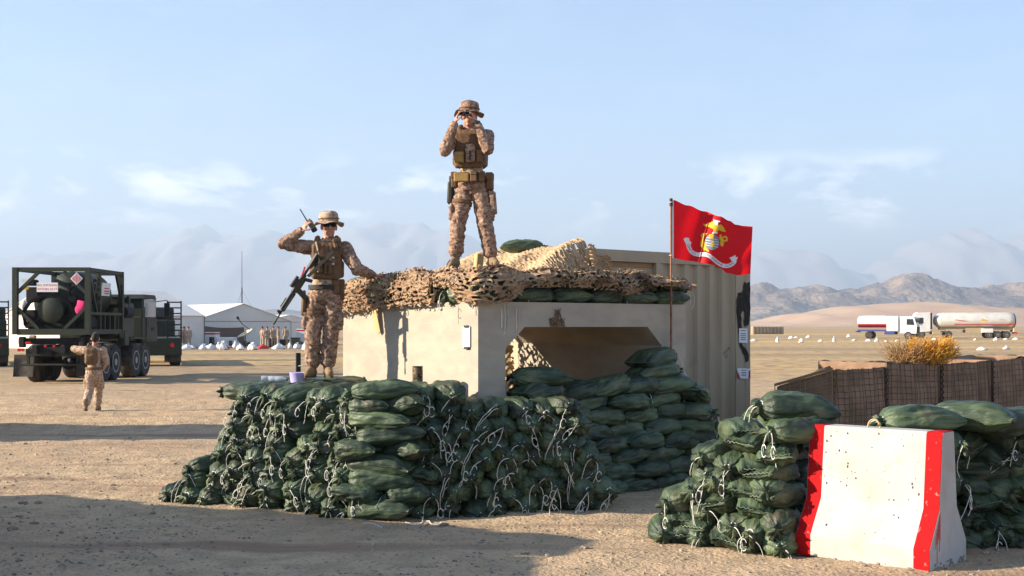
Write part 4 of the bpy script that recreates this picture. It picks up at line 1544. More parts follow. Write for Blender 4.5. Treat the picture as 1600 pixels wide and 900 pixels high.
# cords dropped on the ground
gc = random.Random(4)
for i, (px, py) in enumerate(((598, 822), (660, 812), (690, 818))):
    d = H * F / (py - YH)
    c = P(px, py, d); c.z = 0.02
    pts = [c]
    a = gc.random() * 6
    for j in range(16):
        a += gc.gauss(0, .6)
        c = c + Vector((math.cos(a) * .022, math.sin(a) * .03, 0))
        c.z = ground_z(c.x, c.y) + 0.008
        pts.append(c)
    mb = MB(); mb.tube(pts, 0.0045, 5)
    tag(mb.build('dropped_cord', M['cord'], smooth=60), ['short white cord on the ground at the foot of the corner column', 'white cord curled on the ground below the shaded front wall',
                                                        'white cord end on the ground right of the curled one'][i], 'cord', 'cords on the ground')

# odds and ends on the left wall
lb_ = P(466, 583, 13.9)
bk_ = MB(); bk_.lathe([(0.085, 0), (0.10, .11), (0.104, .115), (0.10, .12), (0.09, .115), (0.078, .01)], (lb_.x, lb_.y, 1.24), n=24)
tag(bk_.build('plastic_tub', M['lilac'], smooth=40), 'small lilac plastic tub on the sandbags by the soldier', 'tub')
pk = thing('picket', P(467, 590, 14.4), 'short black picket standing behind the lilac tub', 'picket')
pk_b = P(466, 598, 14.4)
mb = MB(); mb.box(P(466, 575, 14.4), (0.06, 0.05, 0.36), rot(0.2), bev=.006); mb.build('stake', M['black'], pk, smooth=0, world=True)
mb = MB(); mb.tube([P(466, 572, 14.36), P(474, 571, 14.36), P(482, 569, 14.4)], 0.006, 5); mb.build('wire_tie', M['cord'], pk, smooth=0, world=True)
for i, (px, yw) in enumerate(((408, 0.2), (421, -.15))):
    c = P(px, 590, 13.3); c.z = 1.31
    dv = Vector((math.cos(yw), math.sin(yw), 0))
    bt = thing('water_bottle', c, ['clear water bottle lying left on the sandbags', 'clear water bottle lying right on the sandbags'][i], 'bottle', group='water bottles on the wall')
    mb = MB(); mb.lathe([(0.03, 0), (0.034, .01), (0.034, .06), (0.031, .07), (0.034, .08), (0.034, .14), (0.014, .18), (0.014, .195)], c, dv, 14)
    mb.build('body', M['bottle'], bt, smooth=40, world=True)
    mb = MB(); mb.cyl(c + dv * .192, c + dv * .21, .016, n=12); mb.build('cap', M['blue'], bt, smooth=30, world=True)

# ------------------------------------------------------------------ people
def blob(mb, name, m, parent, voxel=0.01, smooth=3, wrinkle=0.0, wscale=(9, 9, 16), world=True, seed=0.0):
    """fuse overlapping shapes into one continuous skin"""
    me = bpy.data.meshes.new('tmp')
    me.from_pydata(mb.v, [], mb.f)
    o = bpy.data.objects.new('tmp', me)
    COL.objects.link(o)
    r = o.modifiers.new('r', 'REMESH')
    r.mode = 'VOXEL'
    r.voxel_size = voxel
    if smooth:
        s = o.modifiers.new('s', 'SMOOTH')
        s.factor = 0.5
        s.iterations = smooth
    dg = bpy.context.evaluated_depsgraph_get()
    dg.update()
    out = bpy.data.meshes.new_from_object(o.evaluated_get(dg), depsgraph=dg)
    bpy.data.objects.remove(o)
    bpy.data.meshes.remove(me)
    out.name = name
    out.materials.clear()
    out.materials.append(m)
    if wrinkle:
        nrm = [v.normal.copy() for v in out.vertices]
        for v, n in zip(out.vertices, nrm):
            c = v.co
            q = (c.x * wscale[0] + seed, c.y * wscale[1], c.z * wscale[2] + 0.6 * c.x * wscale[2])
            a = noise.noise(q)
            b = 1 - 2 * abs(noise.noise((q[0] * 1.6 + 3, q[1] * 1.6, q[2] * 1.5)))
            v.co = c + n * wrinkle * (0.8 * a + 0.75 * b - .3)
    out.polygons.foreach_set('use_smooth', [True] * len(out.polygons))
    out.update()
    return link(name, out, parent, world)


def hand(mb, wrist, fdir, palm, curl, thumb, s=1.0, spread=0.02):
    f = Vector(fdir).normalized()
    n = Vector(palm); n = (n - f * n.dot(f)).normalized()
    sd_ = f.cross(n)
    Rm = Matrix((sd_, f, n)).transposed()
    w = Vector(wrist)
    mb.ell(w + f * 0.052 * s, (0.041 * s, 0.056 * s, 0.018 * s), Rm, 12)
    for i, ln in enumerate((0.066, 0.078, 0.082, 0.074)):
        k = (i - 1.5)
        p = w + f * 0.092 * s + sd_ * (k * spread * thumb * s)
        d = f
        for j in range(3):
            ang = curl * (0.55 if j == 0 else 1.0)
            d = (d * math.cos(ang) + n * math.sin(ang)).normalized() if j == 0 else (d * math.cos(ang) + (n - d * n.dot(d)).normalized() * math.sin(ang)).normalized()
            q = p + d * ln * s * (0.45, 0.32, 0.26)[j]
            mb.cap(p, q, 0.0092 * s, 0.0084 * s, 8)
            p = q
    p = w + f * 0.028 * s + sd_ * (0.034 * thumb * s)
    q = p + (f * 0.55 + sd_ * thumb * 0.6 + n * 0.45).normalized() * 0.045 * s
    mb.cap(p, q, 0.013 * s, 0.0105 * s, 8)
    mb.cap(q, q + (f * 0.8 + n * 0.5 + sd_ * thumb * 0.05).normalized() * 0.032 * s, 0.0105 * s, 0.009 * s, 8)


def head_shapes(mb, hc, fd, up, s=1.0):
    fd = Vector(fd).normalized()
    rt = fd.cross(Vector(up)).normalized()
    up = rt.cross(fd)
    Rm = Matrix((rt, fd, up)).transposed()
    at = lambda a, b, c: hc + rt * a * s + fd * b * s + up * c * s
    mb.ell(at(0, -.005, .02), (.077 * s, .098 * s, .108 * s), Rm, 20)
    mb.ell(at(0, .035, -.058), (.057 * s, .060 * s, .062 * s), Rm, 16)
    mb.ell(at(0, .082, -.104), (.026 * s, .022 * s, .020 * s), Rm, 10)
    mb.cap(at(0, .094, .014), at(0, .114, -.024), .010 * s, .016 * s, 8)
    mb.ell(at(0, .080, .034), (.052 * s, .020 * s, .013 * s), Rm, 12)
    mb.ell(at(0, .090, -.060), (.026 * s, .014 * s, .008 * s), Rm, 10)
    mb.ell(at(0, .088, -.074), (.022 * s, .014 * s, .008 * s), Rm, 10)
    for e in (-1, 1):
        mb.ell(at(.043 * e, .066, -.020), (.026 * s, .026 * s, .028 * s), Rm, 10)
        mb.ell(at(.080 * e, -.006, -.010), (.011 * s, .024 * s, .034 * s), Rm, 10)
    return Rm, at


def boonie(parent, hc, fd, up, s, m, seed):
    rr = random.Random(seed)
    fd = Vector(fd).normalized()
    rt = fd.cross(Vector(up)).normalized()
    up = rt.cross(fd)
    base = hc + up * 0.064 * s
    ph = [rr.random() * 6.28 for _ in range(3)]
    Rm = Matrix((rt, fd, up)).transposed()
    crown = MB()
    n = 40
    rows = []
    for r, h in ((.098, -.012), (.101, .012), (.099, .045), (.093, .072), (.076, .088), (.04, .094), (.003, .095)):
        rows.append([base + Rm @ Vector((r * math.cos(2 * math.pi * k / n) * s, r * 1.14 * math.sin(2 * math.pi * k / n) * s,
                                         (h + .004 * math.sin(3 * 2 * math.pi * k / n + ph[0])) * s)) for k in range(n)])
    vs = [p for row in rows for p in row]
    fs = [(i * n + k, i * n + (k + 1) % n, (i + 1) * n + (k + 1) % n, (i + 1) * n + k) for i in range(len(rows) - 1) for k in range(n)]
    fs.append(tuple(range((len(rows) - 1) * n, len(rows) * n)))
    crown.add(vs, fs)
    hat_o = crown.build('boonie_hat', m, parent, smooth=180, world=True)
    brim = MB()
    rings = []
    for r, sgn in ((.097, 1), (.115, 1), (.136, 1), (.155, 1), (.155, -1), (.136, -1), (.115, -1), (.097, -1)):
        row = []
        for k in range(n):
            a = 2 * math.pi * k / n
            q = (r - .097) / .058
            z = -.012 - q * (.024 + .016 * math.cos(2 * a) + .014 * math.sin(3 * a + ph[1]) + .008 * math.sin(5 * a + ph[2])) + .0022 * sgn
            row.append(base + Rm @ Vector((r * math.cos(a) * s, r * 1.06 * math.sin(a) * s, z * s)))
        rings.append(row)
    m_ = len(rings)
    vs = [p for row in rings for p in row]
    fs = [(i * n + k, i * n + (k + 1) % n, ((i + 1) % m_) * n + (k + 1) % n, ((i + 1) % m_) * n + k) for i in range(m_) for k in range(n)]
    brim.add(vs, fs)
    brim.build('hat_brim', m, parent, smooth=60, world=True)
    band_ = MB()
    band_.tube([base + Rm @ Vector((.103 * math.cos(a) * s, .117 * math.sin(a) * s, .014 * s)) for a in np.linspace(0, 2 * math.pi, 33)], 0.007 * s, 5)
    band_.build('hat_band', M['coyote'], parent, smooth=60, world=True)


def boot(parent, ankle, toe, s=1.0):
    a = Vector(ankle)
    t = Vector((toe[0], toe[1], 0)).normalized()
    mb = MB()
    mb.cap(a + Vector((0, 0, .10)), a, .056 * s, .050 * s)
    heel = a - t * .035 * s + Vector((0, 0, -.055))
    ball = a + t * .135 * s + Vector((0, 0, -.066))
    mb.cap(heel, ball, .043 * s, .041 * s)
    mb.cap(a + t * .03 + Vector((0, 0, -.02)), ball, .048 * s, .038 * s)
    o = blob(mb, 'boot', M['boot'], parent, 0.011, 3)
    sl = MB()
    sd_ = Vector((-t.y, t.x, 0))
    c = a + t * .05 * s + Vector((0, 0, -.10))
    pts = []
    for k in range(18):
        an = 2 * math.pi * k / 18
        w = .046 if math.cos(an) > 0 else .040
        pts.append((math.cos(an) * .145 * s, math.sin(an) * w * s))
    sl.prism(pts, c - Vector((0, 0, .014)), t, sd_, Vector((0, 0, .026)))
    sl.build('sole', M['sole'], parent, smooth=30, world=True)
    return o


def make_person(spec):
    d0, s = spec['d'], spec.get('s', 1.0)
    J = {k: P(v[0], v[1], d0 + (v[2] if len(v) > 2 else 0)) for k, v in spec['J'].items()}
    fwd = Vector(spec['fwd']).normalized()
    rt = fwd.cross(Vector((0, 0, 1))).normalized()
    up = Vector((0, 0, 1))
    vx = spec.get('voxel', 0.008)
    base = (J['anR'] + J['anL']) / 2
    base.z = min(J['anR'].z, J['anL'].z) - 0.11
    t = thing('person', base, spec['label'], 'person')
    TR = Matrix((rt, fwd, up)).transposed()
    body = MB()
    head_shapes(body, J['head'], spec['face'], spec.get('headup', (0, 0, 1)), s * 1.03)
    body.cap(J['head'] - up * .05, J['neck'] - up * .02, .056 * s, .066 * s)
    body.cap(J['neck'] - up * .04, J['chest'], .07 * s, .12 * s)
    body.cap(J['chest'], J['waist'], .12 * s, .11 * s)
    body.cap(J['waist'], J['pelvis'], .11 * s, .11 * s)
    for e in 'RL':
        body.cap(J['chest'] + up * .08, J['sh' + e], .07 * s, .05 * s)
        body.cap(J['sh' + e], J['el' + e], .046 * s, .038 * s)
        body.cap(J['el' + e], J['wr' + e], .038 * s, .028 * s)
        body.cap(J['pelvis'], J['hip' + e], .1 * s, .08 * s)
        body.cap(J['hip' + e], J['kn' + e], .07 * s, .052 * s)
        body.cap(J['kn' + e], J['an' + e], .05 * s, .038 * s)
        hd_ = spec['hands'][e]
        hand(body, J['wr' + e], hd_[0], hd_[1], hd_[2], hd_[3], s * 1.02)
    blob(body, 'body', M['skin'], t, vx, 2)
    sh = MB()
    chest, waist, pel = J['chest'], J['waist'], J['pelvis']
    sh.ell(chest + up * .03, (.175 * s, .118 * s, .20 * s), TR, 20)
    sh.cap(chest - up * .02, waist, .140 * s, .128 * s)
    sh.cap(waist, pel + up * .04, .130 * s, .132 * s)
    for e in 'RL':
        sh.cap(chest + up * .14, J['sh' + e], .075 * s, .078 * s)
    sh.cap(J['neck'] - up * .05, J['neck'] + up * .004, .080 * s, .066 * s)
    blob(sh, 'shirt', spec['shirt'], t, 0.011, 3, 0.010, (10, 10, 20), seed=spec['seed'])
    for e in 'RL':
        sl = MB()
        a, b, c = J['sh' + e], J['el' + e], J['wr' + e]
        sl.cap(a.lerp(b, -.05), b, .081 * s, .066 * s)
        sl.cap(b, b.lerp(c, .93), .066 * s, .046 * s)
        sl.ell(b.lerp(c, .86), (.05 * s, .05 * s, .05 * s))
        blob(sl, 'sleeve', spec['camo'], t, 0.010, 2, 0.013, (17, 17, 17), seed=spec['seed'] + ord(e))
        cf = MB()
        q = b.lerp(c, .95)
        cf.cyl(q - (c - b).normalized() * .012, q + (c - b).normalized() * .018, .040 * s, .038 * s, 14)
        cf.build('cuff', spec['camo'], t, smooth=40, world=True)
    tr = MB()
    tr.ell(pel, (.172 * s, .135 * s, .13 * s), TR, 20)
    tr.cap(pel + up * .02, waist - up * .035, .132 * s, .132 * s)
    for e in 'RL':
        h, k, an = J['hip' + e], J['kn' + e], J['an' + e]
        tr.cap(h, k, .103 * s, .086 * s)
        tr.cap(k, k.lerp(an, .82), .086 * s, .080 * s)
        tr.ell(k.lerp(an, .80), (.086 * s, .086 * s, .065 * s))
        side = (h - pel); side.z = 0
        side = side.normalized()
        tr.box(h.lerp(k, .62) + side * .095 * s, (.05 * s, .14 * s, .19 * s), TR, bev=.015)
    blob(tr, 'trousers', spec['camo'], t, 0.010, 2, 0.016, (11, 11, 18), seed=spec['seed'] + 3)
    for e in 'RL':
        boot(t, J['an' + e], spec['toes'][e], s)
    # belt
    bl = MB()
    bc = waist.lerp(pel, .45)
    for h in (-.022, .022):
        pass
    n = 40
    vs, fs = [], []
    prof = [(.150, -.026), (.163, -.026), (.163, .026), (.150, .026)]
    for r, h in prof:
        for k in range(n):
            a = 2 * math.pi * k / n
            vs.append(bc + TR @ Vector((math.cos(a) * r * 1.10 * s, math.sin(a) * r * .93 * s, h)))
    for i in range(4):
        for k in range(n):
            fs.append((i * n + k, i * n + (k + 1) % n, ((i + 1) % 4) * n + (k + 1) % n, ((i + 1) % 4) * n + k))
    bl.add(vs, fs)
    bl.build('belt', spec.get('belt', M['strap']), t, smooth=40, world=True)
    t['_x'] = 0
    del t['_x']
    return t, J, TR, bc


def vest(t, chest, TR, s, m, h=0.40, w=0.33):
    v = MB()
    F_ = lambda a, b, c: chest + TR @ Vector((a, b, c))
    v.box(F_(0, .128 * s, -.03), (w * s, .06, h * s), TR, bev=.025)
    v.box(F_(0, .118 * s, .12), (w * .74 * s, .055, .16 * s), TR, bev=.025)
    v.box(F_(0, -.128 * s, -.01), (w * s, .06, h * s), TR, bev=.025)
    for e in (-1, 1):
        v.box(F_(e * .160 * s, 0, -.11), (.05, .25 * s, .19 * s), TR, bev=.02)
        pts = [F_(e * .10 * s, .12 * s, .13), F_(e * .105 * s, .09 * s, .215), F_(e * .105 * s, 0, .245), F_(e * .105 * s, -.09 * s, .215), F_(e * .10 * s, -.12 * s, .12)]
        for p, q in zip(pts, pts[1:]):
            v.cap(p, q, .034, .034, 10)
    return blob(v, 'vest', m, t, 0.012, 3, 0.006, (14, 14, 14))


def pouch(t, name, c, size, Rm, m, flap=True, strap=True):
    mb = MB()
    mb.box(c, size, Rm, bev=min(size) * .22)
    o = mb.build(name, m, t, smooth=40, world=True)
    if flap:
        f = MB()
        f.box(Vector(c) + Rm @ Vector((0, .004, size[2] * .30)), (size[0] * 1.05, size[1] * 1.10, size[2] * .42), Rm, bev=.010)
        f.build('pouch_flap', m, t, smooth=40, world=True)
    if strap:
        f = MB()
        f.box(Vector(c) + Rm @ Vector((0, size[1] * .5, 0)), (size[0] * .22, .012, size[2] * .8), Rm, bev=.004)
        f.build('pouch_strap', M['strap'], t, smooth=0, world=True)
    return o


# --- the man with the radio, left of the bunker
sp1 = dict(d=13.95, s=1.05, seed=1.0, label='man in desert camouflage with sunglasses and rifle talking into a radio beside the bunker',
           fwd=(0.10, -1, 0), face=(0.30, -1, -0.02), shirt=M['tan_shirt'], camo=M['camo'], voxel=.0075,
           J=dict(head=(514, 354), neck=(512, 377), chest=(511, 404), waist=(508, 440), pelvis=(507, 460), shR=(485, 387), elR=(443, 381, -.10), wrR=(472, 360, -.14),
                  shL=(540, 390), elL=(558, 421, -.12), wrL=(583, 430, .14), hipR=(493, 468), hipL=(521, 468), knR=(489, 521, -.05), knL=(517, 523, -.02), anR=(488, 574), anL=(512, 574)),
           hands=dict(R=((.55, -.2, .75), (.5, .55, -.3), .75, -1), L=((.85, .35, -.05), (.05, .1, -1), .22, -1)),
           toes=dict(R=(-.25, -1), L=(.35, -1)))
m1, J1, T1, belt1 = make_person(sp1)
boonie(m1, J1['head'], sp1['face'], (-.04, 0, 1), 1.12, M['camo_light'], 3)
vest(m1, J1['chest'] + Vector((0, 0, -.01)), T1, 1.03, M['coyote'])
fd = Vector(sp1['face']).normalized(); rt1 = fd.cross(Vector((0, 0, 1))).normalized(); up1 = rt1.cross(fd)
HR = Matrix((rt1, fd, up1)).transposed()
gl = MB()
hc = J1['head']
gl.grid(14, 3, lambda u, v: hc + HR @ Vector((.078 * math.sin((u - .5) * 2.3) * 1.05, .045 + .072 * math.cos((u - .5) * 2.3), .034 - .042 * v * (1 - .55 * (1 - abs(2 * abs(u - .5) - .5) * 2) * 0) + (.010 if v > .9 and abs(u - .5) < .12 else 0))))
gl.grid(14, 3, lambda u, v: hc + HR @ Vector((.078 * math.sin((.5 - u) * 2.3) * 1.05, .040 + .072 * math.cos((u - .5) * 2.3), .034 - .042 * v)))
gl.build('sunglasses', M['lens'], m1, smooth=60, world=True)
ga = MB()
for e in (-1, 1):
    ga.bar(hc + HR @ Vector((.076 * e, .07, .03)), hc + HR @ Vector((.088 * e, -.02, .022)), .006, .010)
ga.build('glasses_arms', M['black'], m1, smooth=0, world=True)
mth = MB(); mth.ell(hc + HR @ Vector((0, .100, -.066)), (.026, .010, .006), HR, 10)
mth.build('mouth', M['lip'], m1, smooth=60, world=True)
col_ = MB()
for e in (-1, 1):
    col_.box(J1['neck'] + T1 @ Vector((e * .048, .075, -.012)), (.075, .02, .055), T1 @ rot(0, e * .5, -.3), bev=.006)
col_.build('collar', M['camo_light'], m1, smooth=30, world=True)
pouch(m1, 'shoulder_pouch', J1['chest'] + T1 @ Vector((-.125, .16, .165)) * 1, (.09, .07, .12), T1 @ rot(0, .2), M['coyote'])
# fix side: his left shoulder is to the right in the picture
pouch(m1, 'chest_pouch', J1['chest'] + T1 @ Vector((.09, .185, -.10)), (.10, .045, .14), T1, M['coyote'])
pouch(m1, 'chest_pouch', J1['chest'] + T1 @ Vector((-.02, .185, -.12)), (.09, .04, .13), T1, M['coyote'])
for i, (a, z) in enumerate(((-.02, .05), (-.02, -.02))):
    mb = MB(); mb.cyl(J1['chest'] + T1 @ Vector((a - .06, .165, z - .05)), J1['chest'] + T1 @ Vector((a - .06, .195, z - .05)), .014, n=10)
    mb.build('snap_hook', M['steel'], m1, smooth=30, world=True)
pouch(m1, 'belt_pouch', belt1 + T1 @ Vector((-.13, .09, -.0)) * 1, (.085, .07, .17), T1, M['coyote'], strap=False)
pouch(m1, 'belt_pouch', belt1 + T1 @ Vector((-.195, .03, -.03)), (.06, .10, .24), T1, M['coyote'], strap=False)
mb = MB(); mb.box(belt1 + T1 @ Vector((0, .162, 0)), (.05, .02, .045), T1, bev=.006)
mb.build('belt_buckle', M['black'], m1, smooth=0, world=True)
# holster on his right thigh, with its straps
hq = J1['hipR'].lerp(J1['knR'], .18) + T1 @ Vector((.125, .03, 0))
hl_ = MB(); hl_.box(hq, (.055, .11, .24), T1 @ rot(0, -.06), bev=.02); hl_.box(hq + T1 @ Vector((0, -.03, .13)), (.04, .05, .09), T1 @ rot(0, 0, .3), bev=.012)
hl_.build('holster', M['coyote'], m1, smooth=40, world=True)
for k in (.30, .42):
    q = J1['hipR'].lerp(J1['knR'], k)
    mb = MB(); mb.lathe([(.106, -.014), (.116, -.014), (.116, .014), (.106, .014)], q, (0, 0, 1), 28)
    mb.build('thigh_strap', M['coyote'], m1, smooth=40, world=True)

# radio in his raised hand
rd_p = P(485, 349, 13.80)
ax = (P(475, 333, 13.80) - P(490, 358, 13.80)).normalized()
RF = Matrix((ax.cross(Vector((0, -1, 0))).normalized(), -Vector((0, -1, 0)).cross(ax).cross(ax).normalized() * -1, ax)).transposed()
rad = thing('handheld_radio', rd_p, 'handheld radio with stub antenna held up by the man in sunglasses', 'radio')
Fx = frame(ax, (0, -1, 0))
mb = MB(); mb.box(rd_p - ax * .03, (.062, .042, .13), Fx, bev=.010); mb.build('casing', M['olive_radio'], rad, smooth=30, world=True)
mb = MB(); mb.box(rd_p - ax * .085, (.064, .044, .05), Fx, bev=.010); mb.build('battery', M['black'], rad, smooth=30, world=True)
mb = MB(); mb.cyl(rd_p + ax * .03 + Fx @ Vector((.018, 0, 0)), rd_p + ax * .20 + Fx @ Vector((.018, 0, 0)), .0075, .006, 8); mb.build('antenna', M['black'], rad, smooth=30, world=True)
mb = MB(); mb.cyl(rd_p + ax * .03 - Fx @ Vector((.015, 0, 0)), rd_p + ax * .05 - Fx @ Vector((.015, 0, 0)), .009, n=10); mb.build('knob', M['black'], rad, smooth=30, world=True)

# his slung rifle, muzzle down
mz, bt_ = P(427, 507, 13.62), P(497, 398, 13.72)
rx = (mz - bt_).normalized()
rz_ = Vector((-0.55, -0.45, -0.2)); rz_ = (rz_ - rx * rz_.dot(rx)).normalized()
ry = rz_.cross(rx)
rif = thing('rifle', bt_ + rx * .38, 'black assault rifle slung muzzle down across the man with the radio', 'rifle')
rif.rotation_euler = Matrix((rx, ry, rz_)).transposed().to_euler()
Lr = (mz - bt_).length


def rp(name, fn, m=None, smooth=35):
    mb = MB(); fn(mb); return mb.build(name, m or M['gun'], rif, smooth)


rp('barrel', lambda b: (b.cyl((.36, 0, 0), (Lr - .39, 0, 0), .0095, n=12), b.cyl((Lr - .43, 0, 0), (Lr - .38, 0, 0), .0125, n=12)))
rp('handguard', lambda b: (b.cyl((.13, 0, 0), (.37, 0, 0), .031, .027, 12), b.box((.25, 0, .03), (.22, .022, .012), bev=.003), b.box((.25, 0.03, 0), (.2, .01, .02), bev=.003)))
rp('front_sight', lambda b: b.prism([(0, 0), (.05, 0), (.03, .058), (.018, .058)], (.37, -.007, .005), (1, 0, 0), (0, 0, 1), (0, .014, 0)))
rp('receiver', lambda b: (b.box((.01, 0, .008), (.25, .036, .058), bev=.008), b.box((.03, 0, -.03), (.17, .03, .04), bev=.008)))
rp('optic', lambda b: (b.cyl((-.05, 0, .075), (.09, 0, .075), .020, .024, 12), b.box((.02, 0, .048), (.10, .026, .03), bev=.004)))
rp('magazine', lambda b: b.prism([(.045, 0), (.105, 0), (.135, -.15), (.075, -.165)], (0, -.012, -.03), (1, 0, 0), (0, 0, 1), (0, .024, 0)))
rp('pistol_grip', lambda b: b.prism([(-.085, 0), (-.045, 0), (-.075, -.10), (-.112, -.095)], (0, -.014, -.03), (1, 0, 0), (0, 0, 1), (0, .028, 0)))
rp('stock', lambda b: (b.cyl((-.11, 0, .012), (-.26, 0, .012), .017, n=10), b.prism([(-.2, .03), (-.38, .032), (-.38, -.10), (-.36, -.10), (-.24, -.02), (-.2, -.01)], (0, -.017, 0), (1, 0, 0), (0, 0, 1), (0, .034, 0))))
rp('weapon_light', lambda b: b.cyl((.22, -.045, .01), (.34, -.045, .01), .014, n=10))
rp('handguard_glint', lambda b: b.box((.30, -.034, -.004), (.03, .012, .02), bev=.003), M['steel'])  # bright steel block standing in for a glint on the handguard
# sling: from the stock over his left shoulder
sl_pts = [P(481, 432, 13.62), P(494, 420, 13.66), P(508, 405, 13.70), P(520, 393, 13.72), P(532, 382, 13.80), P(538, 379, 13.95)]
sg_ = MB()
for a, b in zip(sl_pts, sl_pts[1:]):
    sg_.bar(a, b + (b - a) * .06, .036, .006, up=(0, -1, .3))
so = sg_.build('sling', M['strap'], rif, smooth=0)
so.matrix_parent_inverse = (Matrix.Translation(rif.location) @ rif.rotation_euler.to_matrix().to_4x4()).inverted()
rt_ = MB(); rt_.bar(P(472, 431, 13.63), P(476.5, 417, 13.70), .018, .006, up=(0, -1, 0))
so = rt_.build('red_ribbon', M['red_print'], rif, smooth=0)
so.matrix_parent_inverse = (Matrix.Translation(rif.location) @ rif.rotation_euler.to_matrix().to_4x4()).inverted()
mb = MB()
tube_p = [P(494, 378, 13.80), P(497, 392, 13.74), P(499, 408, 13.70), P(497, 425, 13.74)]
mb.tube(tube_p, .012, 6)
mb.build('drinking_tube', M['tan_shirt'], m1, smooth=60, world=True)

# --- the man with binoculars on the roof
sp2 = dict(d=13.75, s=1.0, seed=7.0, label='man in desert camouflage standing on the bunker roof looking through binoculars',
           fwd=(-0.12, -1, 0), face=(-0.10, -1, 0.0), shirt=M['tan_shirt'], camo=M['camo'], belt=M['coyote'], voxel=.0075,
           J=dict(head=(733, 182), neck=(734, 205), chest=(735, 231), waist=(737, 268), pelvis=(737, 290), shR=(710, 214), elR=(695, 235, -.22), wrR=(711, 193, -.25),
                  shL=(761, 214), elL=(762, 233, -.24), wrL=(744, 191, -.22), hipR=(725, 299), hipL=(750, 299), knR=(716, 350, -.06), knL=(758, 350, -.06), anR=(712, 403), anL=(768, 403)),
           hands=dict(R=((.30, -.05, 1), (.75, .1, -.05), .5, -1), L=((-.45, -.05, 1), (-.7, .1, -.1), .5, 1)),
           toes=dict(R=(-.3, -1), L=(.45, -1)))
m2, J2, T2, belt2 = make_person(sp2)
boonie(m2, J2['head'], sp2['face'], (.03, 0, 1), 1.10, M['camo'], 9)
vest(m2, J2['chest'] + Vector((0, 0, -.01)), T2, 1.0, M['coyote'], h=.42)
F2 = lambda a, b, c: J2['chest'] + T2 @ Vector((a, b, c))
pouch(m2, 'chest_pouch', F2(.10, .185, -.13), (.11, .05, .12), T2, M['coyote_light'], strap=False)
pouch(m2, 'chest_pouch', F2(-.03, .19, -.09), (.10, .06, .20), T2, M['camo'], strap=True)
pouch(m2, 'chest_pouch', F2(-.13, .17, -.12), (.07, .05, .14), T2, M['coyote'], strap=False)
B2 = lambda a, b, c: belt2 + T2 @ Vector((a, b, c))
pouch(m2, 'belt_pouch', B2(.09, .165, -.01), (.17, .05, .11), T2, M['coyote_light'], flap=False, strap=False)
pouch(m2, 'belt_pouch', B2(-.05, .17, -.005), (.075, .05, .12), T2, M['coyote'], strap=False)
pouch(m2, 'belt_pouch', B2(-.13, .14, -.005), (.075, .05, .12), T2 @ rot(.5), M['coyote'], strap=False)
pouch(m2, 'belt_pouch', B2(-.21, .02, -.05), (.08, .12, .20), T2, M['coyote'], strap=False)
pouch(m2, 'belt_pouch', B2(.19, .03, -.03), (.07, .12, .18), T2, M['coyote'], strap=False)
hl_ = MB(); hl_.box(B2(.235, .03, -.17), (.07, .10, .26), T2 @ rot(0, -.05), bev=.02); hl_.box(B2(.24, -.02, -.02), (.04, .06, .10), T2, bev=.012)
hl_.build('holster', M['strap'], m2, smooth=40, world=True)
q = J2['hipR'].lerp(J2['knR'], .36)
mb = MB(); mb.lathe([(.108, -.02), (.117, -.02), (.117, .02), (.108, .02)], q, J2['knR'] - J2['hipR'], 28)
mb.build('thigh_strap', M['coyote'], m2, smooth=40, world=True)
pouch(m2, 'dump_pouch', J2['hipL'].lerp(J2['knL'], .35) + T2 @ Vector((-.13, 0, 0)), (.06, .15, .26), T2 @ rot(0, .08), M['camo'], flap=False, strap=False)
mb = MB()
wq = J2['elL'].lerp(J2['wrL'], .96)
mb.lathe([(.040, -.012), (.045, -.012), (.045, .012), (.040, .012)], wq, J2['wrL'] - J2['elL'], 18)
mb.build('wrist_watch', M['black'], m2, smooth=40, world=True)

bf = Vector((-.10, -1, -.01)).normalized()
bc_ = P(726, 176.5, 13.52)
bino = thing('binoculars', bc_, 'black binoculars held to the eyes of the man on the roof', 'binoculars')
br = bf.cross(Vector((0, 0, 1))).normalized()
for e in (-1, 1):
    c = bc_ + br * .035 * e
    mb = MB(); mb.lathe([(.014, -.13), (.018, -.125), (.017, -.09), (.024, -.07), (.026, -.02), (.030, .0), (.031, .03), (.027, .031), (.025, .02)], c, bf, 20)
    mb.build('barrel', M['black'], bino, smooth=40, world=True)
    mb = MB(); mb.lathe([(.024, .0), (.018, .006), (.001, .008)], c + bf * .014, bf, 18)
    mb.build('lens', M['lens'], bino, smooth=60, world=True)
    mb = MB(); fb_ = frame(bf); mb.tube([c + bf * .031 + fb_ @ Vector((.0295 * math.cos(q_), .0295 * math.sin(q_), 0)) for q_ in np.linspace(0, 2 * math.pi, 21)], .002, 5)
    mb.build('lens_ring', M['steel'], bino, smooth=40, world=True)
mb = MB(); mb.box(bc_ - bf * .05, (.05, .05, .022), frame(bf), bev=.006); mb.cyl(bc_ - bf * .06 + Vector((0, 0, .012)), bc_ - bf * .02 + Vector((0, 0, .012)), .012, n=12)
mb.build('bridge', M['black'], bino, smooth=30, world=True)

tin = MB(); tc_ = P(748, 408, 14.05)
tin.box(tc_, (.09, .09, .17), rot(.4, .1), bev=.01)
tag(tin.build('ration_box', M['card'], smooth=0), 'small yellow-tan box beside the boot of the man on the roof', 'box')
wa = MB(); wa.tube([P(698, 418, 13.5), P(699, 412, 13.48), P(703, 406, 13.48)], .006, 5)
tag(wa.build('wire_end', M['black'], smooth=60), 'thin black wire sticking up from the roof net beside the boots', 'wire')

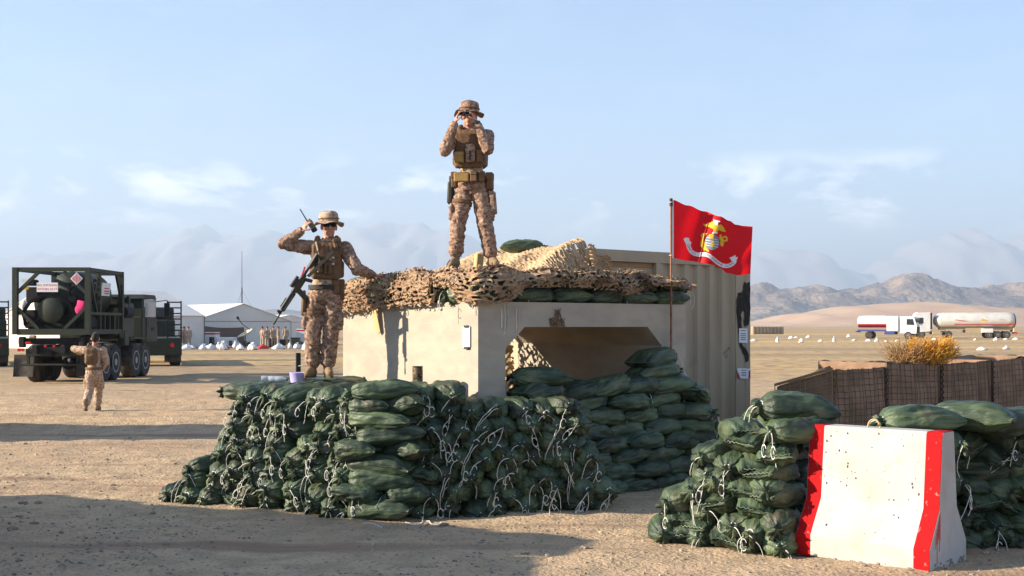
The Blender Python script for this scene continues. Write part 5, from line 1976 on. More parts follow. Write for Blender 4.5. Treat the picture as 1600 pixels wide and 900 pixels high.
# --- the man walking away on the left
sp3 = dict(d=26.7, s=1.04, seed=4.0, label='man in pale desert camouflage with small brown backpack walking away towards the trucks',
           fwd=(-0.15, 1, 0), face=(-0.2, 1, -.15), shirt=M['camo_light'], camo=M['camo_light'], belt=M['coyote'], voxel=.012,
           J=dict(head=(149, 529), neck=(148, 541), chest=(147, 555), waist=(147, 571), pelvis=(147, 581), shL=(133, 547), elL=(115, 545, .12), wrL=(127, 552, .30),
                  shR=(161, 548), elR=(166, 565, .05), wrR=(160, 577, .25), hipL=(141, 586), hipR=(153, 586), knL=(140, 610, .0), knR=(154, 610, .26), anL=(133.5, 634, -.28), anR=(152, 633, .28)),
           hands=dict(R=((-.5, .5, -.3), (-.5, 0, 0), .6, 1), L=((.6, .6, .1), (0, 0, -1), .6, 1)), toes=dict(R=(0, 1), L=(-.3, 1)))
m3, J3, T3, belt3 = make_person(sp3)
hr = MB()
hr.ell(J3['head'] + Vector((0.005, -.018, .022)), (.086, .104, .112), None, 16)
blob(hr, 'hair', M['hair'], m3, .014, 1)
bp_ = MB()
bp_.box(J3['chest'] + Vector((0, -.19, -.02)), (.27, .15, .38), T3, bev=.05)
bp_.box(J3['chest'] + Vector((0, -.27, -.08)), (.20, .07, .2), T3, bev=.03)
blob(bp_, 'backpack', M['coyote'], m3, .016, 2, .008, (12, 12, 12))
for e in (-1, 1):
    mb = MB(); mb.tube([J3['chest'] + T3 @ Vector((e * .11, -.12, .18)), J3['chest'] + T3 @ Vector((e * .115, 0, .25)), J3['chest'] + T3 @ Vector((e * .11, .14, .15))], .025, 6)
    mb.build('backpack_strap', M['coyote'], m3, smooth=60, world=True)

# ------------------------------------------------------------------ flag
FLX0, FLX1 = 1050.0, 1176.0
FTOP = [(1050, 312), (1075, 321), (1100, 330), (1125, 338), (1140, 345), (1150, 351), (1162, 353), (1176, 354)]
FBOT = [(1050, 403), (1075, 407.5), (1100, 411), (1115, 414), (1125, 419), (1137, 427), (1155, 430), (1172, 428), (1176, 427)]
POLE_D = 14.55


def flag_depth(px, py):
    u = (px - FLX0) / (FLX1 - FLX0)
    v = (py - interp(FTOP, px)) / (interp(FBOT, px) - interp(FTOP, px))
    return POLE_D + 0.02 + u * 0.16 + 0.075 * min(1, u * 2.5) * math.sin(u * 8.2 - 0.6 + v * 1.1) + 0.022 * math.sin(u * 17 + v * 3.0 + 1.0) * min(1, u * 3) + \
        0.016 * math.sin((u * 1.4 + v) * 11) * u


def FP(px, py, off=0.0):
    return P(px, py, flag_depth(px, py) - off)


fl = thing('flag', P(1048, 640, POLE_D), 'red flag with gold eagle, globe and anchor emblem flying over the bunker', 'flag')
mb = MB()
mb.cyl(P(1048.5, 660, POLE_D), P(1048.5, 440, POLE_D), 0.014, n=10)
mb.build('pole', M['rust'], fl, smooth=40, world=True)
mb = MB(); mb.cyl(P(1048.5, 440, POLE_D), P(1048.5, 318, POLE_D), 0.011, n=10); mb.build('upper_pole', M['rust'], fl, smooth=40, world=True)
mb = MB(); mb.cyl(P(1048.5, 322, POLE_D), P(1048.5, 310, POLE_D), 0.02, n=10); mb.build('pole_cap', M['black'], fl, smooth=40, world=True)
for y in (316, 399):
    mb = MB(); mb.tube([P(1048.5, y, POLE_D) + Vector((.02 * math.cos(a), .02 * math.sin(a), 0)) for a in np.linspace(0, 6.28, 9)] + [FP(1051, y + 1)], .005, 5)
    mb.build('grommet_tie', M['cord'], fl, smooth=60, world=True)
mb = MB()


def cloth(u, v):
    px = 1052.5 + (1176 - 1052.5) * u
    px -= 3.5 * v * u ** 3
    return FP(px, interp(FTOP, px) + (interp(FBOT, px) - interp(FTOP, px)) * v)


mb.grid(70, 44, cloth)
mb.build('cloth', M['flag'], fl, smooth=180, world=True)
mb = MB()
mb.grid(2, 20, lambda u, v: FP(1049.3 + 3.4 * u, 312.2 + (403 - 312.2) * v + u, .001))
mb.build('hoist_band', M['flag_white'], fl, smooth=180, world=True)


def refine(poly, step=2.5):
    out = []
    for i, (x, y) in enumerate(poly):
        x2, y2 = poly[(i + 1) % len(poly)]
        n = max(1, int(math.hypot(x2 - x, y2 - y) / step))
        out += [(x + (x2 - x) * k / n, y + (y2 - y) * k / n) for k in range(n)]
    return out


def patch(name, polys, m, off):
    """flat shapes sewn to the cloth, in the flag's own shape"""
    import bmesh
    bm = bmesh.new()
    for poly in polys:
        vs = [bm.verts.new((x, y, 0)) for x, y in refine(poly)]
        bm.faces.new(vs)
    bmesh.ops.triangulate(bm, faces=bm.faces[:])
    bmesh.ops.subdivide_edges(bm, edges=[e for e in bm.edges if e.calc_length() > 4], cuts=2, use_grid_fill=True)
    bmesh.ops.triangulate(bm, faces=bm.faces[:])
    b = MB()
    bm.verts.index_update()
    b.add([FP(v.co.x, v.co.y, off) for v in bm.verts], [tuple(v.index for v in f.verts) for f in bm.faces])
    bm.free()
    return b.build(name, m, fl, smooth=180, world=True)


def Q(x, y):      # from the enlarged study of the flag to photo pixels
    return (1030 + x / 6.43, 300 + y / 6.43)


def QL(pts):
    return [Q(*p) for p in pts]


gc_, gr_ = (531, 502), 72
patch('globe', [QL([(gc_[0] + gr_ * math.cos(a), gc_[1] + gr_ * 1.1 * math.sin(a)) for a in np.linspace(0, 6.28, 25)[:-1]])], M['flag_grey'], .005)
patch('globe_lines', [QL([(gc_[0] - w, gc_[1] + h - 10), (gc_[0] + w, gc_[1] + h + 12), (gc_[0] + w, gc_[1] + h + 18), (gc_[0] - w, gc_[1] + h - 4)]) for w, h in ((52, -38), (66, -12), (68, 14), (60, 38))], M['flag_white'], .0065)
patch('continents', [QL([(500, 425), (545, 418), (552, 440), (540, 468), (515, 470), (498, 448)]), QL([(518, 505), (540, 495), (562, 520), (545, 545), (530, 560), (515, 535)])], M['flag_yellow'], .008)
patch('eagle', [QL([(438, 318), (470, 325), (520, 305), (548, 290), (560, 330), (585, 330), (625, 328), (648, 355), (672, 402), (640, 398), (600, 382), (585, 395), (560, 385), (540, 372),
                    (500, 350), (460, 345)]), QL([(548, 372), (585, 385), (580, 412), (535, 412)])], M['flag_yellow'], .006)
patch('eagle_tail_feathers', [QL([(530, 405), (588, 405), (584, 422), (552, 415), (532, 420)])], M['flag_white'], .0075)
patch('eagle_head', [QL([(545, 270), (555, 280), (610, 292), (614, 304), (580, 300), (588, 330), (560, 330), (548, 300)])], M['flag_white'], .0075)
patch('anchor', [QL([(606, 430), (622, 425), (632, 455), (655, 440), (680, 445), (690, 470), (685, 495), (660, 500), (645, 490), (650, 515), (642, 545), (622, 545), (612, 520), (618, 490), (604, 470)])], M['flag_yellow'], .006)
patch('anchor_gap', [QL([(645, 462), (662, 455), (672, 470), (664, 484), (648, 480)])], M['flag'], .0075)
patch('anchor_rope', [QL([(418, 430), (440, 412), (485, 415), (460, 440), (445, 470), (458, 500), (475, 520), (470, 550), (495, 580), (505, 602), (475, 596), (462, 580), (450, 590), (432, 560), (412, 540),
                          (415, 500), (425, 470)])], M['flag_yellow'], .006)
scroll = [(285, 505), (300, 560), (330, 605), (385, 628), (450, 625), (500, 640), (545, 675), (590, 712), (640, 738), (690, 742), (735, 722), (762, 690)]


def scroll_at(t, off):
    n = len(scroll) - 1
    x, y = catmull(scroll, t)
    x2, y2 = catmull(scroll, min(1, t + .01))
    x1, y1 = catmull(scroll, max(0, t - .01))
    dx, dy = x2 - x1, y2 - y1
    L = math.hypot(dx, dy) or 1
    return (x + dy / L * off, y - dx / L * off)


TT = np.linspace(0, 1, 40)
patch('scroll', [QL([scroll_at(t, 20) for t in TT] + [scroll_at(t, -20) for t in TT[::-1]]),
                 QL([(245, 470), (265, 458), (298, 462), (305, 490), (322, 505), (318, 528), (300, 520), (275, 525), (255, 500)]),
                 QL([(706, 660), (735, 650), (765, 632), (768, 655), (792, 655), (778, 680), (770, 712), (735, 700)])], M['flag_white'], .006)
vs, fs = text_tris('UNITED  STATES  MARINE  CORPS', 1.0)
x0 = min(v[0] for v in vs); x1 = max(v[0] for v in vs)
pos = 0.0
widths = [(w, text_tris(w, 1.0)) for w in ('UNITED', 'STATES', 'MARINE', 'CORPS')]
for w, (vs, fs) in widths:
    a0, a1 = min(v[0] for v in vs), max(v[0] for v in vs)
    mb = MB()
    mb.add([FP(*Q(*scroll_at(0.04 + 0.90 * (pos + v[0] - a0) / (x1 - x0), v[1] * 32)), .008) for v in vs], fs)
    mb.build('scroll_lettering', M['flag_ink'], fl, smooth=0, world=True)
    pos += a1 - a0 + (x1 - x0 - sum(max(v[0] for v in t[0]) - min(v[0] for v in t[0]) for _, t in widths)) / 3

# ------------------------------------------------------------------ vehicles


def wheel(parent, c, r, w, side, rim=None, name='wheel'):
    """tyre with lugs (local, axle along x); side = +1 outer face to +x"""
    mb = MB()
    prof = [(r * .55, -w / 2), (r * .93, -w / 2), (r, -w * .36), (r, w * .36), (r * .93, w / 2), (r * .55, w / 2)]
    mb.lathe(prof, c, (1, 0, 0), 28, mod=lambda i, a: (1 + (.018 if i in (2, 3) and int(a / (2 * math.pi) * 28) % 2 else 0), 0))
    t = mb.build(name, M['rubber'], parent, smooth=40)
    rm = MB()
    x = w / 2 * side
    cc = Vector(c)
    rm.lathe([(r * .54, x * .7), (r * .56, x * 1.02), (r * .50, x * 1.02), (r * .46, x * .6), (r * .20, x * .6), (r * .19, x * 1.05), (r * .05, x * 1.1)], cc, (1, 0, 0), 24)
    rm.build('rim', rim or M['rim'], t, smooth=30)
    return t


TX, TD = -14.87, 39.2
tk = thing('fuel_truck', (TX, TD, 0), 'dark green military tank truck with framed fuel tank, seen from behind', 'truck')


def tp_(name, fn, m=None, parent=None, smooth=30):
    mb = MB(); fn(mb)
    return mb.build(name, m or M['truck'], parent or tk, smooth)


tp_('chassis', lambda b: [b.box((e * .45, 4.0, 1.12), (.14, 8.4, .26)) for e in (-1, 1)] + [b.box((0, y, 1.1), (.78, .12, .18)) for y in (.1, 1.2, 2.1, 3.3, 4.6, 6.0, 7.6)], M['truck_dark'])
for y in (1.6, 2.62, 4.9, 6.0):
    tp_('axle', lambda b: (b.cyl((-1.0, y, .62), (1.0, y, .62), .10, n=10), b.ell((0, y, .62), (.24, .24, .22), n=12)), M['truck_dark'])
    for e in (-1, 1):
        wheel(tk, (e * 1.03, y, .63), .63, .44, e, M['rim_pale'] if y > 1 else None)
for e in (-1, 1):
    tp_('mud_flap', lambda b: b.grid(6, 8, lambda u, v: (e * 1.02 + (u - .5) * .66, .42 + .05 * math.sin(u * 5) * (1 - v) - .10 * (1 - v), .22 + v * .72)), M['rubber'], smooth=60)
tp_('rear_bumper', lambda b: (b.box((0, .15, 1.02), (1.7, .12, .26), bev=.02), b.cyl((-1.0, .1, .62), (1.0, .1, .62), .035, n=8), b.box((-.8, .2, .8), (.07, .07, .4)), b.box((.8, .2, .8), (.07, .07, .4))), M['truck'])
tp_('tow_pintle', lambda b: (b.box((0, .0, .98), (.16, .2, .16), bev=.03), b.cyl((0, -.12, .95), (0, .02, .95), .06, n=10)), M['truck_dark'])
tp_('tow_shackle', lambda b: b.cyl((.55, .05, .78), (.62, .05, .78), .07, n=12), M['steel'])
for x, z, r in ((-.48, 1.10, .07), (-1.05, 1.10, .055), (-.93, 1.10, .05), (-.20, 1.22, .045), (.08, 1.22, .045), (.36, 1.22, .045), (1.0, 1.12, .05)):
    tp_('tail_light', lambda b: b.cyl((x, .05, z), (x, .10, z), r, n=14), M['tail'])
tp_('reflector', lambda b: b.box((-.75, .06, 1.32), (.18, .03, .09), bev=.01), M['tail'])
tp_('gear_bag', lambda b: b.box((-.62, .1, 1.52), (.22, .2, .10), bev=.04), M['tan_shirt'])
tp_('rear_valance', lambda b: (b.box((0, .3, 1.38), (2.3, .12, .20), bev=.02), b.box((.95, .2, 1.32), (.16, .2, .45), bev=.03), b.box((-1.0, .22, 1.35), (.2, .18, .35), bev=.03)), M['truck_dark'])

# ISO frame
fr = tp_('tank_frame', lambda b: [b.box((e * 1.17, y, 2.68), (.16, .16, 2.17)) for e in (-1, 1) for y in (.08, 3.42)] +
         [b.box((0, y, z), (2.18, .13, h)) for y in (.08, 3.42) for z, h in ((3.70, .13), (1.68, .2))] +
         [b.box((e * 1.17, 1.75, z), (.13, 3.18, h)) for e in (-1, 1) for z, h in ((3.70, .12), (1.68, .16), (2.28, .09))], M['truck_green'])
for x0, z0, x1, z1 in ((.40, 3.63, 1.10, 2.95), (-.40, 3.63, -1.10, 2.95), (-1.10, 2.45, -.42, 1.78), (1.10, 2.45, .42, 1.78)):
    tp_('diagonal_brace', lambda b: b.bar((x0, .08, z0), (x1, .08, z1), .10, .10), M['truck_green'])
for y0, z0, y1, z1 in ((.16, 3.63, .9, 2.3), (1.0, 3.64, .62, 2.9), (2.9, 3.63, 3.34, 2.9)):
    tp_('side_brace', lambda b: b.bar((1.17, y0, z0), (1.17, y1, z1), .08, .08), M['truck_green'])
tp_('side_post', lambda b: b.box((1.17, 1.18, 2.68), (.10, .10, 2.0)), M['truck_green'])
for y in (1.65, 2.15, 2.65, 3.05):
    tp_('side_slat', lambda b: b.box((1.17, y, 1.99), (.07, .07, .5)), M['truck_green'])
tk_t = tp_('tank', lambda b: b.lathe([(.02, 1.15), (.45, 1.2), (.72, 1.32), (.78, 1.5), (.78, 3.15), (.70, 3.28), (.4, 3.36), (.02, 3.38)], (0.15, 0, 2.92), (0, 1, 0), 32), M['truck'], smooth=50)
tp_('tank', lambda b: b.lathe([(.02, 1.22), (.6, 1.3), (.66, 1.45), (.66, 3.2), (.55, 3.3), (.02, 3.34)], (-.45, 0, 2.62), (0, 1, 0), 28), M['truck'], smooth=50)
tp_('pump_housing', lambda b: (b.box((.05, .95, 2.0), (2.0, .9, .55), bev=.04), b.box((.75, .7, 2.5), (.5, .6, .9), bev=.05), b.box((-.85, .75, 2.1), (.4, .6, .6), bev=.05)), M['truck_dark'])
tp_('hose_reel', lambda b: b.lathe([(.02, .12), (.36, .13), (.42, .17), (.42, .30), (.34, .33), (.34, .78), (.42, .82), (.42, .9), (.02, .92)], (-.08, 0, 2.38), (0, 1, 0), 30), M['truck_green'], smooth=40)
tp_('hose', lambda b: b.tube([(-.95, .35, 1.9), (-1.0, .25, 2.3), (-.75, .2, 2.65), (-.3, .2, 2.86), (.15, .25, 2.84), (.5, .35, 2.6), (.62, .4, 2.2), (.6, .4, 1.85)], .065, 8), M['truck_dark'], smooth=60)
tp_('hose', lambda b: b.tube([(-1.0, .5, 2.05), (-.7, .3, 1.95), (-.45, .25, 2.1), (-.5, .3, 2.5), (-.2, .4, 2.8)], .05, 8), M['truck_dark'], smooth=60)
tp_('valve', lambda b: (b.cyl((.5, .25, 3.0), (.5, .25, 3.25), .06, n=10), b.cyl((.35, .25, 3.25), (.65, .25, 3.25), .03, n=8), b.cyl((.62, .2, 2.75), (.62, .5, 2.75), .11, n=12)), M['truck_dark'])
tp_('pink_rag', lambda b: b.box((.92, .10, 2.50), (.24, .05, .40), rot(0, .15), bev=.02) and b.ell((.86, .12, 2.38), (.12, .05, .16), rot(0, -.4), 10), M['pink'], smooth=60)
tp_('pipe_manifold', lambda b: [b.tube([(x_, .5, 1.8), (x_, .45, 2.5 + z_), (x_ + .2, .6, 2.9 + z_), (x_ + .2, 1.3, 3.0 + z_)], .045, 8) for x_, z_ in ((.72, .2), (.92, .45), (.45, .5))], M['truck_dark'], smooth=60)
for cc_, sz_ in (((-.9, 1.0, 2.9), (.42, .5, .5)), ((-.95, .9, 3.3), (.3, .4, .2)), ((.9, 1.4, 2.55), (.35, .5, .9)), ((1.05, .7, 2.2), (.16, .5, .8))):
    tp_('equipment_case', lambda b: b.box(cc_, sz_, bev=.035), M['truck_dark'])
tp_('yellow_plate', lambda b: b.box((-.92, .3, 3.12), (.17, .03, .13)), M['yellow'])
tp_('white_plate', lambda b: b.box((-.95, .3, 3.34), (.2, .03, .12)), M['paper'])
tp_('white_bundle', lambda b: b.ell((-1.0, .35, 2.55), (.12, .1, .16), None, 10), M['sack'], smooth=60)
sg = tp_('warning_sign', lambda b: b.box((-.12, .03, 3.12), (.68, .02, .30)), M['paper'])
mb = MB()
for txt, z in (('NO SMOKING', 3.185), ('WITHIN 50 FT', 3.055)):
    text_on(mb, txt, .115, lambda x, y: (-.12 + x * .92, .018, z + y))
mb.build('sign_lettering', M['red_print'], sg, smooth=0)
dg_ = tp_('hazard_placard', lambda b: b.prism([(0, -.2), (.2, 0), (0, .2), (-.2, 0)], (.83, .0, 3.40), (1, 0, 0), (0, 0, 1), (0, .02, 0)), M['paper'])
for k in range(-3, 4):
    mb = MB(); hh = .17 - abs(k * .045)
    mb.box((.83 + k * .045, -.004, 3.40), (.018, .004, hh * 2)); mb.build('placard_stripe', M['red_print'], dg_, smooth=0)
sg = tp_('side_sign', lambda b: b.box((.99, 2.35, 3.12), (.02, .85, .44), rot(0, .12)), M['paper'])
for z in (3.24, 3.15, 3.06, 2.98):
    mb = MB(); mb.box((1.004, 2.42, z), (.006, .5 - .1 * (z < 3.0), .035), rot(0, .12)); mb.build('print', M['red_print'], sg, smooth=0)
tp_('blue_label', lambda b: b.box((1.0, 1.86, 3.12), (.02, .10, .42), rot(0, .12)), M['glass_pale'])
# front unit
tp_('engine_housing', lambda b: (b.box((0, 4.4, 2.05), (2.2, 1.5, 1.3), bev=.06), b.box((.6, 3.75, 2.75), (.8, .3, .3), bev=.03), b.box((.2, 4.6, 2.8), (1.6, .9, .25), bev=.04)), M['truck'])
tp_('exhaust_muffler', lambda b: (b.cyl((1.05, 3.95, 2.35), (1.05, 4.75, 2.35), .20, n=18), b.cyl((1.05, 4.5, 2.5), (1.05, 4.5, 2.95), .06, n=10)), M['truck_dark'])
tp_('tool_box', lambda b: b.box((1.08, 3.9, 1.45), (.3, .5, .55), bev=.03), M['truck'])
tp_('cab', lambda b: (b.box((0, 6.7, 1.75), (2.4, 1.9, .95), bev=.05), b.box((0, 6.0, 2.55), (2.36, .3, .8), bev=.04), b.prism([(5.7, 0), (7.5, 0), (7.3, .16), (5.9, .16)], (-1.22, 0, 2.88), (0, 1, 0), (0, 0, 1), (2.44, 0, 0)),
                      b.box((1.12, 7.55, 2.45), (.1, .1, .85)), b.box((-1.12, 7.55, 2.45), (.1, .1, .85)), b.box((0, 7.75, 1.6), (2.3, .3, .7), bev=.06)), M['truck_green'])
cd_ = tp_('cab_door', lambda b: b.box((1.21, 6.75, 1.75), (.04, 1.1, .9), bev=.01), M['truck_green'])
mb = MB(); mb.box((1.24, 6.45, 1.95), (.03, .2, .06)); mb.build('door_handle', M['black'], cd_, smooth=0)
mb = MB(); mb.box((1.235, 6.95, 1.75), (.012, .35, .12)); mb.build('vent', M['truck_dark'], cd_, smooth=0)
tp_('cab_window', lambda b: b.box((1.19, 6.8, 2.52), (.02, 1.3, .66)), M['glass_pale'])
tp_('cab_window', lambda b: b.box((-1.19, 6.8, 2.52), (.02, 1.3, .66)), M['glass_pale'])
tp_('wing_mirror', lambda b: (b.box((1.62, 7.5, 2.5), (.22, .06, .5), bev=.02), b.tube([(1.18, 7.5, 2.8), (1.62, 7.5, 2.85), (1.62, 7.5, 2.7)], .02, 6), b.tube([(1.18, 7.5, 2.2), (1.62, 7.5, 2.2), (1.62, 7.5, 2.3)], .02, 6)), M['black'])
tp_('fender', lambda b: (b.box((1.02, 5.45, 1.42), (.5, 2.5, .06), bev=.02), b.box((-1.02, 5.45, 1.42), (.5, 2.5, .06), bev=.02)), M['truck'])

# recovery trailers with raised ramps, two alike


def ramp_truck(x, y, rz, label):
    t = thing('ramp_truck', (x, y, 0), label, 'truck', rz, 'flatbed trucks with raised ramps')

    def q_(name, fn, m=None, parent=None, smooth=25):
        mb = MB(); fn(mb); return mb.build(name, m or M['truck'], parent or t, smooth)
    q_('deck', lambda b: (b.box((0, 4, 1.15), (2.5, 8.4, .30), bev=.03), b.box((0, -.12, .85), (2.5, .14, .7), bev=.03)), M['truck_green'])
    for e in (-1, 1):
        rp_ = q_('ramp', lambda b: [b.box((e * .92 + s_ * .30, .1, 2.15), (.06, .12, 1.75)) for s_ in (-1, 1)], M['truck_dark'])
        for k in range(7):
            mb = MB(); mb.box((e * .92, .1, 1.40 + k * .26), (.54, .08, .06)); mb.build('ramp_rung', M['truck_dark'], rp_, smooth=0)
        q_('tail_light', lambda b: b.cyl((e * .82, -.23, .98), (e * .82, -.19, .98), .10, n=14), M['tail'])
        q_('mud_flap', lambda b: b.box((e * .85, .15, .45), (.75, .04, .5)), M['rubber'])
        for yy in (.9, 2.0, 6.4, 8.6):
            wheel(t, (e * .98, yy, .52), .52, .45, e)
    q_('cab', lambda b: (b.box((0, 9.4, 1.7), (2.4, 1.9, 1.0), bev=.08), b.box((0, 9.5, 2.5), (2.3, 1.5, .7), bev=.10)), M['truck_green'])
    q_('cab_rear_window', lambda b: b.box((0, 8.73, 2.5), (1.5, .03, .4)), M['glass'])
    return t


ramp_truck(-16.5, 56.0, 0.30, 'dark green flatbed truck with raised ladder ramps parked beyond the tank truck')
ramp_truck(-24.1, 55.0, 0.40, 'dark green flatbed truck with raised ramps cut by the left photo edge')

# two civilian tank trucks on the plain at right


def civ(parent):
    def q_(name, fn, m, par=None, smooth=30):
        mb = MB(); fn(mb); return mb.build(name, m, par or parent, smooth)
    return q_


# local: x right of the vehicle, y forward
pt_ = P(1587, 528, 177); pt_.z = 0
semi = thing('tanker_truck', pt_, 'silver articulated tanker truck with red flashes facing left on the plain', 'tanker truck', rz=math.radians(82))
q_ = civ(semi)
tn = q_('tank', lambda b: b.lathe([(.02, .2), (.9, .25), (1.12, .45), (1.14, 1.2), (1.14, 10.6), (1.0, 11.0), (.55, 11.5), (.02, 11.6)], (0, 0, 2.55), (0, 1, 0), 32), M['silver'], smooth=50)
mb = MB(); mb.lathe([(.05, .10), (.88, .14), (1.02, .24), (1.08, .30), (.9, .28)], (0, 0, 2.55), (0, 1, 0), 28); mb.build('rear_cap', M['glass'], tn, smooth=40)
mb = MB(); mb.box((0, 5.6, 3.72), (.5, 9.2, .10)); mb.build('walkway', M['silver'], tn, smooth=0)
for side in (-1, 1):
    for pts, m_ in (([(8.8, .10), (7.6, -.10), (6.6, -.06), (7.4, .0), (8.6, .16)], 'redband'), ([(2.6, .3), (1.2, -.5), (.9, -.5), (1.8, .1)], 'redband'), ([(5.2, .0), (4.9, .35), (4.4, .15), (4.1, -.05)], 'yellow')):
        mb = MB()
        vs = [(side * 1.15 * math.cos(math.asin(max(-1, min(1, z / 1.15)))) * 1.003 + side * .006, y, 2.55 + z) for y, z in pts]
        mb.add(vs, [tuple(range(len(vs)))]); mb.build('painted_flash', M[m_], tn, smooth=0)
    mb = MB(); mb.box((side * 1.08, 4.5, 1.98), (.05, 8.6, .10)); mb.build('side_rail', M['redband'], tn, smooth=0)
q_('trailer_frame', lambda b: (b.box((0, 5.5, 1.35), (1.0, 10.6, .25)), b.box((.95, 5.9, 1.15), (.1, 2.6, .7)), b.box((-.95, 5.9, 1.15), (.1, 2.6, .7)), b.box((0, .4, 1.2), (2.3, .25, .6))), M['chassis'])
for e in (-1, 1):
    q_('hose_tray', lambda b: b.box((e * 1.05, 4.2, 1.1), (.3, 1.6, .6), bev=.03), M['white'])
q_('rear_bumper', lambda b: b.box((0, .15, .75), (2.3, .15, .3)), M['redband'])
for yy in (1.5, 2.75, 4.0 - .05):
    for e in (-1, 1):
        wheel(semi, (e * 1.0, yy, .52), .52, .38, e, M['rim_pale'])
for yy in (9.6, 13.4):
    for e in (-1, 1):
        wheel(semi, (e * 1.0, yy, .52), .52, .38, e, M['rim_pale'])
q_('tractor_frame', lambda b: (b.box((0, 11.5, .95), (1.0, 5.6, .25)), b.box((1.0, 11.3, .8), (.4, 1.2, .5), bev=.04), b.box((-1.0, 11.3, .8), (.4, 1.2, .5), bev=.04)), M['chassis'])
cabs = q_('cab', lambda b: (b.prism([(12.2, 1.0), (14.5, .8), (14.55, 1.9), (14.2, 3.5), (13.9, 3.75), (12.2, 3.8)], (-1.22, 0, 0), (0, 1, 0), (0, 0, 1), (2.44, 0, 0)),), M['white'])
for side in (-1, 1):
    mb = MB(); mb.prism([(13.2, 2.15), (14.3, 2.05), (14.1, 2.95), (13.2, 3.0)], (side * 1.235 - .01, 0, 0), (0, 1, 0), (0, 0, 1), (.02, 0, 0)); mb.build('cab_window', M['glass'], cabs, smooth=0)
    mb = MB(); mb.box((side * 1.45, 14.4, 2.6), (.2, .1, .7), bev=.02); mb.build('wing_mirror', M['black'], cabs, smooth=0)
mb = MB(); mb.box((0, 14.38, 2.7), (2.1, .05, .95), rot(0, 0, -.22)); mb.build('windscreen', M['glass'], cabs, smooth=0)
mb = MB(); mb.box((0, 12.05, 2.5), (2.3, .22, 2.4)); mb.build('cab_rear_fairing', M['black'], cabs, smooth=0)

pt_ = P(1340, 528, 172); pt_.z = 0
wt = thing('tank_truck', pt_, 'white tank truck with red band facing right on the plain', 'tanker truck', rz=math.radians(-118))
q_ = civ(wt)
tn = q_('tank', lambda b: b.prism([(1.1 * math.cos(a), .78 * math.sin(a)) for a in np.linspace(0, 6.28, 29)[:-1]], (0, .2, 2.35), (1, 0, 0), (0, 0, 1), (0, 4.0, 0)), M['white'], smooth=40)
mb = MB(); mb.prism([(1.112 * math.cos(a), .79 * math.sin(a)) for a in np.linspace(-2.75, -.39, 18)], (0, .25, 2.35), (1, 0, 0), (0, 0, 1), (0, 3.9, 0)); mb.build('red_band', M['redband'], tn, smooth=40)
mb = MB(); mb.box((0, 2.2, 3.16), (.6, 3.4, .08)); mb.build('walkway', M['white'], tn, smooth=0)
q_('pump_cabinet', lambda b: b.box((0, 5.0, 2.1), (2.35, 1.55, 2.1), bev=.05), M['white'])
q_('frame', lambda b: (b.box((0, 4.0, 1.15), (1.0, 7.8, .25)), b.box((1.0, 4.6, .85), (.35, 1.4, .5), bev=.05), b.box((-1.0, 4.6, .85), (.35, 1.4, .5), bev=.05), b.box((0, .1, 1.0), (2.3, .3, .2))), M['blue'])
for yy in (1.8, 7.1):
    for e in (-1, 1):
        wheel(wt, (e * 1.0, yy, .52), .52, .38, e, M['rim_pale'] if yy > 5 else None)
cabs = q_('cab', lambda b: b.prism([(6.0, .8), (8.2, .75), (8.25, 1.8), (7.9, 2.95), (7.6, 3.1), (6.0, 3.1)], (-1.18, 0, 0), (0, 1, 0), (0, 0, 1), (2.36, 0, 0)), M['white'])
for side in (-1, 1):
    mb = MB(); mb.prism([(6.9, 1.95), (7.95, 1.9), (7.75, 2.75), (6.9, 2.75)], (side * 1.195 - .01, 0, 0), (0, 1, 0), (0, 0, 1), (.02, 0, 0)); mb.build('cab_window', M['glass'], cabs, smooth=0)
mb = MB(); mb.box((0, 8.10, 2.35), (2.1, .06, .95), rot(0, 0, -.26)); mb.build('windscreen', M['glass'], cabs, smooth=0)
mb = MB(); mb.box((0, 8.26, 1.25), (2.1, .06, .85)); mb.build('grille', M['black'], cabs, smooth=0)

# ------------------------------------------------------------------ camp behind: tents, mast, dish, boxes, people, sacks


